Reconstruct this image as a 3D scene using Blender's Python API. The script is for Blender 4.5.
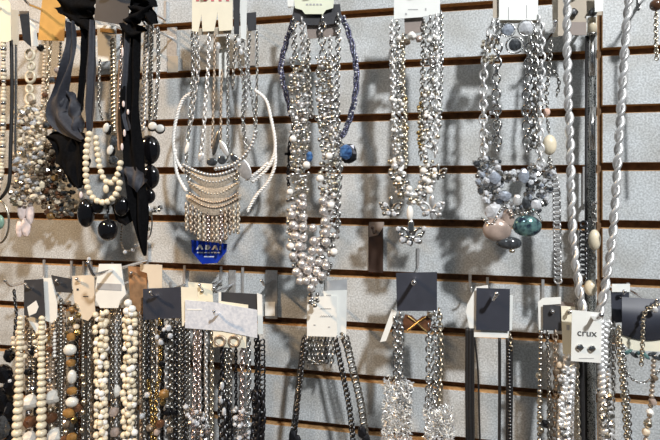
import bpy, bmesh, math, random
from mathutils import Vector, Matrix
random.seed(7)
S = bpy.context.scene
C = S.collection
for o in list(bpy.data.objects): bpy.data.objects.remove(o)

# ------------------------------------------------------------------ camera
F = 520.0; TH = math.atan(F*4.28e-4); HZ = 178.8; EYE = 1.5
PITCH = 0.0762; D0 = F*PITCH/51.388
FW = Vector((-math.sin(TH), math.cos(TH), 0)); RT = Vector((math.cos(TH), math.sin(TH), 0)); UP = Vector((0,0,1))
CAM = Vector((math.sin(TH)*D0, -math.cos(TH)*D0, EYE))
cd = bpy.data.cameras.new('camera'); cam = bpy.data.objects.new('camera', cd); C.objects.link(cam)
cd.sensor_width = 36; cd.lens = 36*F/660; cd.shift_y = -(220-HZ)/660; cd.clip_start = .01
cam.location = CAM; cam.rotation_euler = (math.pi/2, 0, TH)
S.camera = cam

# ------------------------------------------------------------------ world, lights, exposure
W = bpy.data.worlds.new('shop'); S.world = W; W.use_nodes = True
W.node_tree.nodes['Background'].inputs[0].default_value = (.72,.80,.92,1)
W.node_tree.nodes['Background'].inputs[1].default_value = .11
def area(name, loc, target, size, power, col):
    l = bpy.data.lights.new(name, 'AREA'); l.shape = 'DISK'; l.size = size; l.energy = power; l.color = col
    o = bpy.data.objects.new(name, l); C.objects.link(o); o.location = loc
    o.rotation_euler = (Vector(target)-Vector(loc)).to_track_quat('-Z','Y').to_euler()
area('ceiling_lamp_key', (1.20,-1.85,3.10), (.05,0,1.1), .16, 104, (.975,.985,1))
area('fill_lamp_far', (-.2,-2.7,3.36), (0,0,1.3), .4, 10, (.88,.95,1))  # weak unseen lamp added as fill
sl = bpy.data.lights.new('warm_display_spot', 'SPOT'); sl.energy = 250; sl.color = (1,.66,.36); sl.spot_size = math.radians(44); sl.spot_blend = .9; sl.shadow_soft_size = .07
so = bpy.data.objects.new('warm_display_spot', sl); C.objects.link(so); so.location = (-1.75,-1.15,2.75)
so.rotation_euler = (Vector((-.47,0,1.08))-so.location).to_track_quat('-Z','Y').to_euler()
S.view_settings.view_transform = 'Standard'; S.view_settings.look = 'None'
S.view_settings.exposure = -0.22; S.view_settings.gamma = 1.0; S.view_settings.use_curve_mapping = False

# ------------------------------------------------------------------ pixel -> world at a real depth in front of the wall
def P(x, y, D=0.0):
    d = FW + RT*((x-330)/F) + UP*((HZ-y)/F)
    t = (-D-CAM.y)/d.y
    return CAM + d*t
def pm(x, D=0.0):
    d = FW + RT*((x-330)/F)
    return ((-D-CAM.y)/d.y)/F

# ------------------------------------------------------------------ materials
MT = {}
def mat(name, col, metal=0, rough=.5, var=.12, scale=60, bump=0, coat=0, spec=.5, col2=None, trans=0, voro=False, sheen=0, lo=.35, hi=.65):
    m = bpy.data.materials.new(name); m.use_nodes = True
    nt = m.node_tree; b = nt.nodes['Principled BSDF']
    g = nt.nodes.new('ShaderNodeNewGeometry')
    n = nt.nodes.new('ShaderNodeTexVoronoi' if voro else 'ShaderNodeTexNoise')
    n.inputs['Scale'].default_value = scale
    if not voro: n.inputs['Detail'].default_value = 4
    nt.links.new(g.outputs['Position'], n.inputs['Vector'])
    r = nt.nodes.new('ShaderNodeValToRGB')
    r.color_ramp.elements[0].position = lo; r.color_ramp.elements[1].position = hi
    if col2 is None:
        c1 = tuple(max(0,c*(1-var)) for c in col); c2 = tuple(min(1,c*(1+var)) for c in col)
    else: c1, c2 = col, col2
    r.color_ramp.elements[0].color = (*c1,1); r.color_ramp.elements[1].color = (*c2,1)
    nt.links.new(n.outputs['Color' if (voro and col2) else (0 if voro else 'Fac')], r.inputs['Fac'])
    nt.links.new(r.outputs['Color'], b.inputs['Base Color'])
    b.inputs['Metallic'].default_value = metal; b.inputs['Roughness'].default_value = rough
    b.inputs['Coat Weight'].default_value = coat; b.inputs['Specular IOR Level'].default_value = spec
    b.inputs['Transmission Weight'].default_value = trans; b.inputs['Sheen Weight'].default_value = sheen
    if bump:
        bp = nt.nodes.new('ShaderNodeBump'); bp.inputs['Strength'].default_value = bump; bp.inputs['Distance'].default_value = .0006
        nt.links.new(n.outputs[0], bp.inputs['Height']); nt.links.new(bp.outputs[0], b.inputs['Normal'])
    MT[name] = m; return m
mat('laminate', (.39,.41,.415), rough=.42, scale=430, col2=(.62,.65,.66), lo=.38, hi=.62, bump=.15)
def smudge(name, scale, dark):
    nt = MT[name].node_tree; b = nt.nodes['Principled BSDF']; src = b.inputs['Base Color'].links[0].from_socket
    g = nt.nodes.new('ShaderNodeNewGeometry'); n = nt.nodes.new('ShaderNodeTexNoise'); n.inputs['Scale'].default_value = scale; n.inputs['Detail'].default_value = 5
    r = nt.nodes.new('ShaderNodeValToRGB'); r.color_ramp.elements[0].position = .36; r.color_ramp.elements[1].position = .58
    r.color_ramp.elements[0].color = (*dark,1); r.color_ramp.elements[1].color = (1,1,1,1)
    mx = nt.nodes.new('ShaderNodeMix'); mx.data_type = 'RGBA'; mx.blend_type = 'MULTIPLY'; mx.inputs[0].default_value = 1
    nt.links.new(g.outputs['Position'], n.inputs['Vector']); nt.links.new(n.outputs['Fac'], r.inputs['Fac'])
    nt.links.new(src, mx.inputs[6]); nt.links.new(r.outputs['Color'], mx.inputs[7]); nt.links.new(mx.outputs[2], b.inputs['Base Color'])
smudge('laminate', 16, (.80,.77,.73))
mat('mdf', (.30,.16,.06), rough=.75, scale=200, col2=(.47,.28,.12), bump=.2)
mat('mdf_seam', (.10,.055,.025), rough=.8, scale=200, col2=(.17,.10,.05))
mat('mdf_dark', (.15,.078,.036), rough=.85, var=.3, scale=120)
mat('vinyl_floor', (.10,.075,.055), rough=.5, var=.25, scale=9)
mat('plaster', (.62,.62,.60), rough=.9, var=.04, scale=30)
mat('chrome', (.78,.78,.79), 1, .14, .06)
mat('silver', (.66,.655,.64), 1, .17, .14, 200)
mat('bright_silver', (.88,.88,.87), .6, .28, .05, 200)
mat('matte_silver', (.56,.555,.545), .6, .34, .12, 260)
mat('old_silver', (.40,.385,.355), 1, .30, .30, 240)
mat('gunmetal', (.13,.13,.135), 1, .30, .25, 200)
mat('black_metal', (.035,.035,.04), .8, .32, .3, 200)
mat('champagne', (.66,.59,.47), 1, .28, .15, 200)
mat('bronze_silver', (.46,.38,.30), .6, .4, .25, 300)
mat('gold', (.50,.36,.15), 1, .25, .15, 200)
mat('rose_silver', (.80,.70,.67), 1, .26, .12, 200)
mat('pearl_cream', (.74,.65,.48), .0, .28, .10, 90, coat=.4)
mat('pearl_white', (.86,.83,.77), .0, .22, .05, 90, coat=.5)
mat('pearl_grey', (.72,.68,.655), .65, .20, .08, 90, coat=.4)
mat('bone', (.62,.52,.39), 0, .45, .28, 160)
mat('seed_white', (.86,.84,.80), 0, .3, .06, 300)
mat('milky_stone', (.66,.65,.60), 0, .25, .10, 70, coat=.3)
mat('pink_stone', (.74,.62,.58), 0, .32, .16, 120, coat=.3)
mat('smoky_crystal', (.27,.21,.15), .5, .10, .4, 300, coat=.6)
mat('clear_crystal', (.80,.82,.85), .40, .06, .18, 300, coat=.5)
mat('blue_crystal', (.44,.49,.57), .4, .08, .25, 300, coat=.5)
mat('dark_crystal', (.10,.11,.12), .6, .08, .4, 260, coat=.6)
mat('abalone', (.03,.05,.09), .6, .08, scale=170, col2=(.24,.46,.44), coat=.8)
mat('rose_stone', (.42,.33,.28), .2, .22, .2, 90, coat=.5)
mat('amber', (.25,.135,.04), 0, .18, .3, 90, coat=.5)
mat('brown_stone', (.11,.05,.025), 0, .22, .35, 120, coat=.5)
mat('green_stone', (.22,.36,.28), 0, .3, .2, 90)
mat('blue_stone', (.015,.035,.11), .2, .12, scale=160, col2=(.09,.22,.48), coat=.6)
mat('black_gloss', (.004,.004,.005), 0, .10, .2, 60, coat=.7)
mat('black_fabric', (.003,.003,.0036), 0, .9, .4, 300, spec=.1)
mat('grey_ribbon', (.026,.028,.037), 0, .6, .2, 260, sheen=.05, spec=.3)
mat('black_cord', (.014,.013,.013), 0, .6, .3, 400)
mat('peacock_bead', (.025,.035,.06), .6, .2, scale=380, col2=(.17,.16,.26), coat=.5)
mat('mesh_dark', (.03,.04,.035), .8, .28, scale=700, col2=(.60,.61,.58), lo=.40, hi=.54)
mat('card_white', (.80,.81,.77), 0, .55, .03, 40)
mat('card_cream', (.80,.76,.61), 0, .55, .03, 40)
mat('card_beige', (.70,.61,.48), 0, .6, .05, 40)
mat('card_kraft', (.55,.31,.075), 0, .6, .06, 60)
mat('card_charcoal', (.042,.043,.048), 0, .5, .08, 60)
mat('card_navy', (.036,.040,.055), 0, .5, .08, 60)
mat('card_taupe', (.26,.215,.19), 0, .6, .06, 60)
mat('card_sand', (.42,.36,.28), 0, .6, .06, 60)
mat('card_green', (.76,.79,.62), 0, .55, .03, 60)
mat('card_blue', (.54,.58,.65), 0, .5, scale=260, col2=(.70,.73,.78))
mat('card_grey', (.40,.41,.42), 0, .4, .1, 60)
mat('royal_blue', (.006,.034,.36), 0, .45, .1, 60, spec=.3)
mat('tan_leather', (.36,.20,.10), 0, .5, .2, 90)
mat('brown_reflection', (.115,.075,.06), .55, .18, .35, 26)  # brown reflection in a chrome hook plate, put into the base colour
mat('filigree', (.52,.47,.39), .45, .42, .3, 500)
mat('ink', (.03,.03,.035), 0, .7, .1, 60)
mat('ink_grey', (.42,.42,.42), 0, .7, .1, 60)
mat('ink_red', (.60,.16,.17), 0, .7, .1, 60)
mat('peach_stone', (.74,.50,.40), 0, .3, .12, 90, coat=.3)

# ------------------------------------------------------------------ mesh building
def ico(n):
    bm = bmesh.new(); bmesh.ops.create_icosphere(bm, subdivisions=n, radius=1.0)
    v = [x.co.copy() for x in bm.verts]; f = [[q.index for q in p.verts] for p in bm.faces]; bm.free(); return v, f
ICO = {1: ico(1), 2: ico(2), 3: ico(3)}
class MB:
    def __init__(s): s.v = []; s.f = []
    def sph(s, c, r, sc=(1,1,1), rot=None, n=2):
        v, f = ICO[n]; b = len(s.v)
        for p in v:
            q = Vector((p.x*sc[0]*r, p.y*sc[1]*r, p.z*sc[2]*r))
            if rot: q = rot @ q
            s.v.append(q+c)
        s.f += [[i+b for i in p] for p in f]
    def tube(s, pts, r, n=6, closed=False, up0=Vector((0,1,0)), flat=1.0):
        N = len(pts); b = len(s.v)
        for i, p in enumerate(pts):
            t = (pts[(i+1)%N]-pts[i-1]) if closed else (pts[min(i+1,N-1)]-pts[max(i-1,0)])
            t.normalize(); u = up0-t*up0.dot(t)
            if u.length < 1e-4: u = Vector((1,0,.3))-t*Vector((1,0,.3)).dot(t)
            u.normalize(); w = t.cross(u)
            rr = r[i] if isinstance(r,(list,tuple)) else r
            for k in range(n):
                a = 2*math.pi*k/n
                s.v.append(p+u*(math.cos(a)*rr*flat)+w*(math.sin(a)*rr))
        M = N if closed else N-1
        for i in range(M):
            for k in range(n):
                s.f.append([b+i*n+k, b+i*n+(k+1)%n, b+((i+1)%N)*n+(k+1)%n, b+((i+1)%N)*n+k])
        if not closed:
            s.f.append([b+k for k in range(n)][::-1]); s.f.append([b+(N-1)*n+k for k in range(n)])
    def ring(s, c, t, side, L, Wd, wr, seg=10, ms=5):
        """oval link: t = long axis, side = wide axis"""
        pts = [c+t*(math.cos(2*math.pi*i/seg)*L)+side*(math.sin(2*math.pi*i/seg)*Wd) for i in range(seg)]
        s.tube(pts, wr, ms, True, up0=t.cross(side))
    def box(s, a, b):
        x0,y0,z0 = a; x1,y1,z1 = b; k = len(s.v)
        s.v += [Vector(p) for p in ((x0,y0,z0),(x1,y0,z0),(x1,y1,z0),(x0,y1,z0),(x0,y0,z1),(x1,y0,z1),(x1,y1,z1),(x0,y1,z1))]
        s.f += [[k+i for i in q] for q in ((3,2,1,0),(4,5,6,7),(0,1,5,4),(1,2,6,5),(2,3,7,6),(3,0,4,7))]
    def prism(s, pts, th):
        k = len(s.v); n = len(pts)
        s.v += [Vector(p) for p in pts]+[Vector(p)+Vector((0,th,0)) for p in pts]
        s.f.append(list(range(k,k+n))); s.f.append([k+n+i for i in range(n)][::-1])
        for i in range(n): s.f.append([k+(i+1)%n, k+i, k+n+i, k+n+(i+1)%n])
    def grid(s, rows, th=0):
        k = len(s.v); R = len(rows); Q = len(rows[0])
        for r in rows: s.v += r
        for i in range(R-1):
            for j in range(Q-1): s.f.append([k+i*Q+j, k+i*Q+j+1, k+(i+1)*Q+j+1, k+(i+1)*Q+j])
    def mesh(s, name, m, smooth=True, origin=Vector((0,0,0))):
        me = bpy.data.meshes.new(name); me.from_pydata([tuple(v-origin) for v in s.v], [], s.f)
        me.materials.append(MT[m]); me.validate()
        if smooth: me.polygons.foreach_set('use_smooth', [True]*len(me.polygons))
        me.update(); return me
ORG = {}
def link(name, me, parent, loc, kind=None, label=None, world=None):
    o = bpy.data.objects.new(name, me); C.objects.link(o); ORG[o.name] = Vector(loc)
    if parent: o.parent = parent; o.location = Vector(loc)-ORG[parent.name]
    else: o.location = loc
    if kind: o['kind'] = kind
    if label: o['label'] = label
    return o
def put(name, mb, m, parent, smooth=True, kind=None, label=None):
    c = sum(mb.v, Vector())/len(mb.v)
    return link(name, mb.mesh(name, m, smooth, c), parent, c, kind, label)
def thing(name, label, cat, loc, group=None):
    o = bpy.data.objects.new(name, None); C.objects.link(o); o.location = loc; o.empty_display_size = .01
    ORG[o.name] = Vector(loc); o['label'] = label; o['category'] = cat
    if group: o['group'] = group
    return o
BM_ = {}
def bead_mesh(shape, m):
    key = (shape, m)
    if key not in BM_:
        mb = MB()
        if shape == 'stone':
            rr = random.Random(len(BM_))
            mb.sph(Vector(), 1, n=2); mb.v = [v*(1+rr.uniform(-.10,.10)) for v in mb.v]
            BM_[key] = mb.mesh('stone', m, False)
        elif shape == 'gem':
            mb.sph(Vector(), 1, n=1); BM_[key] = mb.mesh('gem', m, False)
        elif shape == 'fine':
            mb.sph(Vector(), 1, n=3); BM_[key] = mb.mesh('bead', m, True)
        else:
            mb.sph(Vector(), 1, n=2); BM_[key] = mb.mesh('bead', m, True)
    return BM_[key]
def bead(T, p, r, m, name='bead', shape='round', sc=(1,1,1), rot=(0,0,0), label=None):
    o = link(name, bead_mesh(shape, m), T, p, None, label)
    o.scale = (r*sc[0], r*sc[1], r*sc[2]); o.rotation_euler = rot
    return o
def pbead(T, x, y, D, d, m, **k):
    """bead of d pixels across at a pixel and depth"""
    return bead(T, P(x,y,D), d*.5*pm(x,D), m, **k)

# ------------------------------------------------------------------ curves
def world(pts, D):
    return [P(p[0], p[1], p[2] if len(p)>2 else D) for p in pts]
def smooth(w, sub=8, closed=False):
    if len(w) < 3: return [w[0].lerp(w[1], i/20) for i in range(21)]
    out = []; n = len(w)
    rng = range(n) if closed else range(n-1)
    for i in rng:
        if closed: a,b,c,d = w[i-1], w[i], w[(i+1)%n], w[(i+2)%n]
        else: a,b,c,d = w[max(i-1,0)], w[i], w[i+1], w[min(i+2,n-1)]
        for k in range(sub):
            t = k/sub
            out.append(.5*((2*b)+(c-a)*t+(2*a-5*b+4*c-d)*t*t+(3*b-a-3*c+d)*t**3))
    if not closed: out.append(w[-1])
    return out
def resample(w, step):
    out = [w[0].copy()]; acc = 0.0; last = w[0]
    for p in w[1:]:
        seg = (p-last).length
        while acc+seg >= step and seg > 1e-9:
            f = (step-acc)/seg; last = last.lerp(p, f); out.append(last.copy()); seg = (p-last).length; acc = 0
        acc += seg; last = p
    return out
def path(pts, D, step=None):
    w = smooth(world(pts, D))
    return resample(w, step) if step else w

def chain(T, pts, D, pitch=4.2, w=4.0, wire=.75, m='silver', style='cable', name='chain', label=None):
    x0 = pts[0][0]; s = pm(x0, D); mb = MB(); st = pitch*s
    if style == 'ball':
        for p in path(pts, D, st): mb.sph(p, w*.5*s, n=2 if w>3 else 1)
    elif style == 'cable' or style == 'curb':
        q = path(pts, D, st)
        for i in range(len(q)-1):
            t = (q[i+1]-q[i]).normalized(); c = (q[i]+q[i+1])/2
            sd = Vector((0,1,0)).cross(t).normalized(); dp = t.cross(sd)
            if style == 'cable': a = (0.35 if i%2 else 1.45)
            else: a = .55 + random.uniform(-.15,.15)
            ax = sd*math.cos(a)+dp*math.sin(a)
            if style == 'curb': t2 = (t+sd*.35).normalized(); ax = (ax-t2*ax.dot(t2)).normalized()
            else: t2 = t
            mb.ring(c, t2, ax, st*.70, w*.5*s, wire*s)
    elif style == 'rope':
        q = path(pts, D, 1.2*s); hr = w*.25*s
        for ph in (0, math.pi):
            pp = []
            for i, p in enumerate(q):
                t = (q[min(i+1,len(q)-1)]-q[max(i-1,0)]).normalized(); sd = Vector((0,1,0)).cross(t).normalized()
                a = 2*math.pi*i*1.2/pitch+ph
                pp.append(p+sd*(math.cos(a)*hr)+t.cross(sd)*(math.sin(a)*hr))
            mb.tube(pp, w*.27*s, 6)
    elif style == 'cord':
        mb.tube(path(pts, D, 3*s), w*.5*s, 8)
    elif style == 'braid':
        q = path(pts, D, 1.5*s)
        for j in range(3):
            pp = []
            for i, p in enumerate(q):
                t = (q[min(i+1,len(q)-1)]-q[max(i-1,0)]).normalized(); sd = Vector((0,1,0)).cross(t).normalized()
                a = 2*math.pi*(i*1.5/pitch+j/3)
                pp.append(p+sd*(math.sin(a)*w*.33*s)+t.cross(sd)*(math.sin(2*a)*w*.2*s))
            mb.tube(pp, w*.2*s, 6)
    o = put(name, mb, m, T, True, 'stuff' if style not in ('cord',) else None, label)
    return o
def beads(T, pts, D, d0, d1=None, m='silver', gap=1.0, name='bead', shape='round', sc=(1,1,1), alt=None):
    """single beads threaded along a path, growing from d0 to d1 pixels"""
    d1 = d1 or d0; s = pm(pts[0][0], D); w = path(pts, D, .25*s); L = len(w); acc = 0; i = 0; k = 0
    while i < L:
        d = d0+(d1-d0)*i/L
        mm = alt[k%len(alt)] if alt else m
        bead(T, w[i], d*.5*s, mm, name=name, shape=shape, sc=sc, rot=(0,0,random.uniform(0,3)))
        i += max(1,int(d*sc[2]*gap/.25)); k += 1
def cluster(T, pts, D, width, n, lo, hi, mats, shape='round', name='bead', depth=None, big=6.0, pack=.72, stretch=1.0):
    """beads massed round a path: big ones single parts, small ones joined per material"""
    s = pm(pts[0][0], D); w = path(pts, D, 1.0*s); got = []; J = {}
    depth = depth or width*.5
    for _ in range(n):
        d = random.uniform(lo, hi)
        for _t in range(14):
            c = random.choice(w)+Vector((random.uniform(-.5,.5)*width*s, random.uniform(-.5,.5)*depth*s, random.uniform(-2,2)*s))
            if all((c-g).length > pack*(d+e)*.5*s for g, e in got): break
        else: continue
        got.append((c, d)); mm = random.choice(mats); sc = (1,1,random.uniform(1,stretch))
        rot = (random.uniform(0,6),random.uniform(0,6),random.uniform(0,6))
        if d >= big: bead(T, c, d*.5*s, mm, name=name, shape=shape, sc=sc, rot=rot)
        else:
            mb = J.setdefault(mm, MB())
            mb.sph(c, d*.5*s, sc, Matrix.Rotation(rot[0],3,'X')@Matrix.Rotation(rot[1],3,'Y'), 1 if shape!='round' else 2)
    for mm, mb in J.items(): put('small_beads', mb, mm, T, shape=='round', 'stuff')
def card(T, poly, D, m, name='card', label=None, th=.0009, bevel=True):
    mb = MB(); pts = world(poly, D)
    mb.prism(pts, th)
    return put(name, mb, m, T, False, None, label)
def rect(x0,y0,x1,y1,sk=0): return [(x0,y0),(x1,y0+sk),(x1,y1+sk),(x0,y1)]
def lettering(T, s, x, y, D, h, m='ink', name='lettering', wide=1.0):
    cu = bpy.data.curves.new('t','FONT'); cu.body = s; cu.size = h*pm(x,D)*1.35; cu.extrude = .0001; cu.align_x = 'CENTER'
    o = bpy.data.objects.new('t', cu); C.objects.link(o)
    me = bpy.data.meshes.new_from_object(o.evaluated_get(bpy.context.evaluated_depsgraph_get()))
    bpy.data.objects.remove(o); me.materials.clear(); me.materials.append(MT[m])
    q = link(name, me, T, P(x,y,D)); q.rotation_euler = (math.pi/2,0,0); q.scale = (wide,1,1)
    return q
def bars(T, items, D, m, name='print'):
    mb = MB()
    for (x0,y0,x1,y1) in items: mb.prism(world(rect(x0,y0,x1,y1), D), .0003)
    return put(name, mb, m, T, False, 'stuff' if len(items)>1 else None)
def ribbon(T, pts, widths, D, m, folds=1.5, amp=3.0, name='ribbon', wob=0.0, seed=1, label=None):
    rr = random.Random(seed); s = pm(pts[0][0], D); w = path(pts, D); rows = []; L = len(w); Q = 13
    for i, p in enumerate(w):
        u = i/(L-1); f = u*(len(widths)-1); k = min(int(f), len(widths)-2); wd = (widths[k]+(widths[k+1]-widths[k])*(f-k))*s
        t = (w[min(i+1,L-1)]-w[max(i-1,0)]).normalized(); sd = t.cross(Vector((0,1,0))).normalized()
        row = []
        for j in range(Q):
            v = j/(Q-1)-.5
            dp = math.sin(v*math.pi*2*folds+u*3+seed)*amp*s+math.sin(u*19+v*7+seed)*wob*s
            row.append(p+sd*(v*wd*(1+.06*math.sin(u*23+seed)))+Vector((0,dp,0)))
        rows.append(row)
    mb = MB(); mb.grid(rows)
    back = [[q+Vector((0,.0006,0)) for q in r][::-1] for r in rows]; mb.grid(back)
    return put(name, mb, m, T, True, None, label)

# ------------------------------------------------------------------ slatwall
def GZ(k): return EYE+(3.171-k)*PITCH
SEAM = P(599.6,200,0).x
XL, XR = -1.15, 1.05
GAP = .0100
def struct(name, mb, m, parent=None, smooth=False):
    o = put(name, mb, m, parent, smooth)
    if not parent: o['kind'] = 'structure'
    return o
mb = MB(); mb.box((XL,.0135,0),(XR,.03,3.45))
wall = struct('wall_back', mb, 'mdf_dark')
wall['label'] = 'grey speckled slatwall with horizontal brown grooves behind the jewellery'
def slat_mesh(w):
    h = PITCH-GAP; bm = bmesh.new()
    bmesh.ops.create_cube(bm, size=1)
    for v in bm.verts: v.co = Vector((v.co.x*w, v.co.y*.0135, v.co.z*h))
    bmesh.ops.bevel(bm, geom=[e for e in bm.edges if all(v.co.y<0 for v in e.verts)], offset=.0008, segments=1, affect='EDGES')
    me = bpy.data.meshes.new('slat'); bm.normal_update()
    for f in bm.faces: f.material_index = 0 if f.normal.y < -.9 else 1
    bm.to_mesh(me); bm.free(); me.materials.append(MT['laminate']); me.materials.append(MT['mdf']); return me
for (xa, xb, dz) in ((XL, SEAM-.0022, 0.0), (SEAM+.0030, XR, .0030)):
    sm = slat_mesh(xb-xa)
    for k in range(-24, 23):
        z = GZ(k+.5)+dz
        if z < .05 or z > 3.42: continue
        link('slat', sm, wall, ((xa+xb)/2, .00675, z))
mb = MB(); mb.box((SEAM-.0022,.005,0),(SEAM+.0030,.0134,3.45)); put('seam_strip', mb, 'mdf_seam', wall, False)
mb = MB(); mb.box((-2.6,-3.2,-.04),(2.6,.03,0)); struct('floor', mb, 'vinyl_floor')
mb = MB(); mb.box((-2.6,-3.2,3.45),(2.6,.03,3.50)); struct('ceiling', mb, 'plaster')

# ------------------------------------------------------------------ hooks
def hook(label, x, y, D, ext=.014, wd=.010, m='chrome', tip=.008, plate=None, r=.0021, lean=(0,0)):
    """slatwall hook whose prong passes pixel (x,y) at depth D; plate = pixel rows of a plate that shows"""
    c = P(x,y,0 if plate else D); T = thing('slatwall_hook', label, 'hook', (c.x, 0, c.z), 'slatwall hooks')
    if plate: zt = P(x, plate[0], 0).z; zb = P(x, plate[1], 0).z
    else:
        k = math.floor(3.171-(c.z-EYE-.006)/PITCH); zt = GZ(k)+.003
        if zt-c.z > .05: zt = c.z+.03
        zb = min(c.z-.006, zt-.018); wd = .0036
    mb = MB(); mb.box((c.x-wd/2,-.0034,zb),(c.x+wd/2,-.0012,zt)); put('back_plate', mb, 'matte_silver' if m=='chrome' else m, T, False)
    mb = MB(); e = D+ext
    pts = [Vector((c.x,-.002,c.z)), Vector((c.x,-D*.5,c.z)), Vector((c.x,-D,c.z)), Vector((c.x,-e+.006,c.z)), Vector((c.x+lean[0]*.3,-e,c.z+.003)), Vector((c.x+lean[0],-e-.006,c.z+tip+lean[1]))]
    mb.tube(smooth(pts, 5), r, 8, up0=Vector((1,0,0))); mb.sph(pts[-1], r*1.25)
    put('prong', mb, m, T, True)
    return T

# ================================================================== UPPER ROW, from the black ribbons to the seam
def neck(name, label, x, y, D, cat='necklace'): return thing(name, label, cat, P(x,y,D))

# --- far corner of cards: bone beads, cord, thin chain, ring links
T = neck('bead_necklace', 'bone bead necklace on a cream card with a hoop and green stone drop', 0, 0, .113)
card(T, [(-12,2),(8,0),(10.5,4),(11,40),(8,42),(-12,43)], .113, 'card_cream')
for x0, ph in ((3.5,0), (-4,2)):
    s = pm(x0,.110); ws = path([(x0,42),(x0,110),(x0-2,170),(x0-7,200)], .110, 3.6*s); J = {}
    for i, p in enumerate(ws):
        J.setdefault(('bone','pearl_cream','silver')[i%3 if i%7 else 1], MB()).sph(p, (2.4+.5*math.sin(i*.9+ph))*s)
    for m_, b_ in J.items(): put('bead_strand', b_, m_, T, True, 'stuff')
mb = MB(); mb.tube(smooth([P(-1+10*math.cos(a),222+21*math.sin(a),.113) for a in [i*math.pi/8 for i in range(16)]],3,True), .0016, 6, True)
put('hoop_pendant', mb, 'champagne', T)
pbead(T, 0, 222, .113, 12, 'green_stone', name='stone', sc=(.8,.5,1.2))
hook('chrome hook carrying the bone bead necklace on the cream card', 1, 8, .113)

T = neck('cord_necklace', 'thin black cord necklace on a narrow beige card beside the bone beads', 14, 10, .102)
card(T, [(10,10),(18,10),(18.5,45),(11,44)], .102, 'card_beige')
chain(T, [(11.5,40),(12,100),(10.5,150),(9.5,180),(5,193),(-5,203)], .102, w=3.4, m='black_cord', style='cord', name='cord')
T = neck('chain_necklace', 'slim silver snake chain on a tilted black card beside ring link necklace', 24, 11, .096)
card(T, [(19,11),(28.5,11),(31,47),(23,40)], .096, 'card_charcoal')
chain(T, [(16,40),(16,90),(15.5,156)], .098, w=2.6, m='silver', style='cord', name='snake_chain')

T = neck('ring_link_necklace', 'cream ring link necklace ending in pale crystal clusters and a pink stone slab', 32, 20, .080)
card(T, [(29,19),(35,24),(38,46),(31,46)], .076, 'card_white')
for i, (x, y, r) in enumerate([(30,55,5.2),(31.5,66,3.6),(30.5,77,5.4),(29.5,89,3.8),(30,99,5.4),(28,110,4)]):
    s = pm(x,.080); mb = MB(); mb.ring(P(x,y,.080), Vector((0,0,1)), Vector((1,0,0)), r*s, r*.95*s, 1.5*s, 14, 6)
    put('ring_link', mb, 'pearl_cream', T)
cluster(T, [(29,105),(29,140),(27,175),(26,205)], .082, 28, 260, 2.8, 6.4, ['pearl_cream','bone','clear_crystal','bone','champagne','smoky_crystal','matte_silver'], shape='gem', name='crystal', stretch=1.7)
for (x,y,a,b) in ((22,210,10,20),(30,214,9,22),(26,227,12,20),(19.5,229,7,18)):
    pbead(T, x, y, .084, 10, 'pink_stone', name='stone_slab', shape='stone', sc=(a/10,.6,b/10))
hook('chrome hook carrying ring link necklace beside the mustard card', 33, 6, .074)

T = neck('beaded_necklace', 'brown and smoky crystal cluster necklace on a mustard kraft card', 52, 2, .053)
c = card(T, [(43,-6),(60,-6),(65,18),(64,41),(38,40),(40,18)], .056, 'card_kraft')
chain(T, [(45,40),(43,90),(40,150)], .050, pitch=3.6, w=3.4, m='bone', style='ball', name='bead_strand')
chain(T, [(51,40),(47,90),(45,150)], .048, pitch=4, w=3.4, m='champagne', style='cable')
chain(T, [(61,40),(57,90),(52,150)], .048, pitch=3.4, w=3.2, m='old_silver', style='ball', name='bead_strand')
for (x,y,d,m_) in ((41,48,8,'black_gloss'),(45,95,6,'brown_stone'),(52,80,6,'dark_crystal'),(57,70,6,'rose_stone'),(49,112,7,'brown_stone'),(56,98,6,'smoky_crystal'),(46,125,7,'dark_crystal')):
    pbead(T, x, y, .052, d, m_, shape='stone')
cluster(T, [(44,145),(49,175),(58,200),(64,215)], .050, 34, 300, 2.8, 6.4, ['smoky_crystal','brown_stone','champagne','old_silver','smoky_crystal','brown_stone','bone','dark_crystal','dark_crystal'], shape='gem', name='crystal', stretch=1.5)
pbead(T, 51, 216, .060, 8, 'amber', name='stone', shape='stone'); pbead(T, 55, 178, .060, 7, 'amber', name='stone', shape='stone')
hook('chrome hook carrying the mustard kraft card', 52, -6, .053)

# --- black ribbon necklace
T = neck('ribbon_necklace', 'black organza ribbon necklace with a cream pearl loop and large black beads', 110, 0, .105)
card(T, [(97,-8),(131,-6),(127,26),(94,20)], .108, 'card_charcoal')
ribbon(T, [(58,2),(72,6),(96,4)], [14,26,16], .104, 'black_fabric', 1.2, 4, wob=1, seed=3)
ribbon(T, [(66,14),(80,18),(92,20)], [8,18,22], .100, 'black_fabric', 1.2, 4, wob=1, seed=5)
ribbon(T, [(84,18),(84,40),(83,75),(80,110)], [14,10,9,8], .094, 'black_fabric', 1.5, 3, seed=11)
ribbon(T, [(72,22),(71,45),(66,72),(58,96),(56,115),(68,128),(82,140)], [8,11,12,17,24,18,5], .106, 'grey_ribbon', 1.2, 3, wob=1.5, seed=2)
ribbon(T, [(68,92),(72,112),(78,135)], [6,24,16], .102, 'grey_ribbon', 1.6, 3, wob=2, seed=9)
ribbon(T, [(46,136),(58,140),(68,155),(74,172),(80,188)], [2,18,34,22,6], .100, 'black_fabric', 1.5, 2.5, wob=1, seed=4)
ribbon(T, [(80,132),(76,160),(80,186)], [10,30,14], .098, 'black_fabric', 1.5, 2.5, seed=14)
ribbon(T, [(92,20),(92,70),(91,110),(90,134)], [5,11,10,5], .104, 'grey_ribbon', 1, 2, seed=6)
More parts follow.
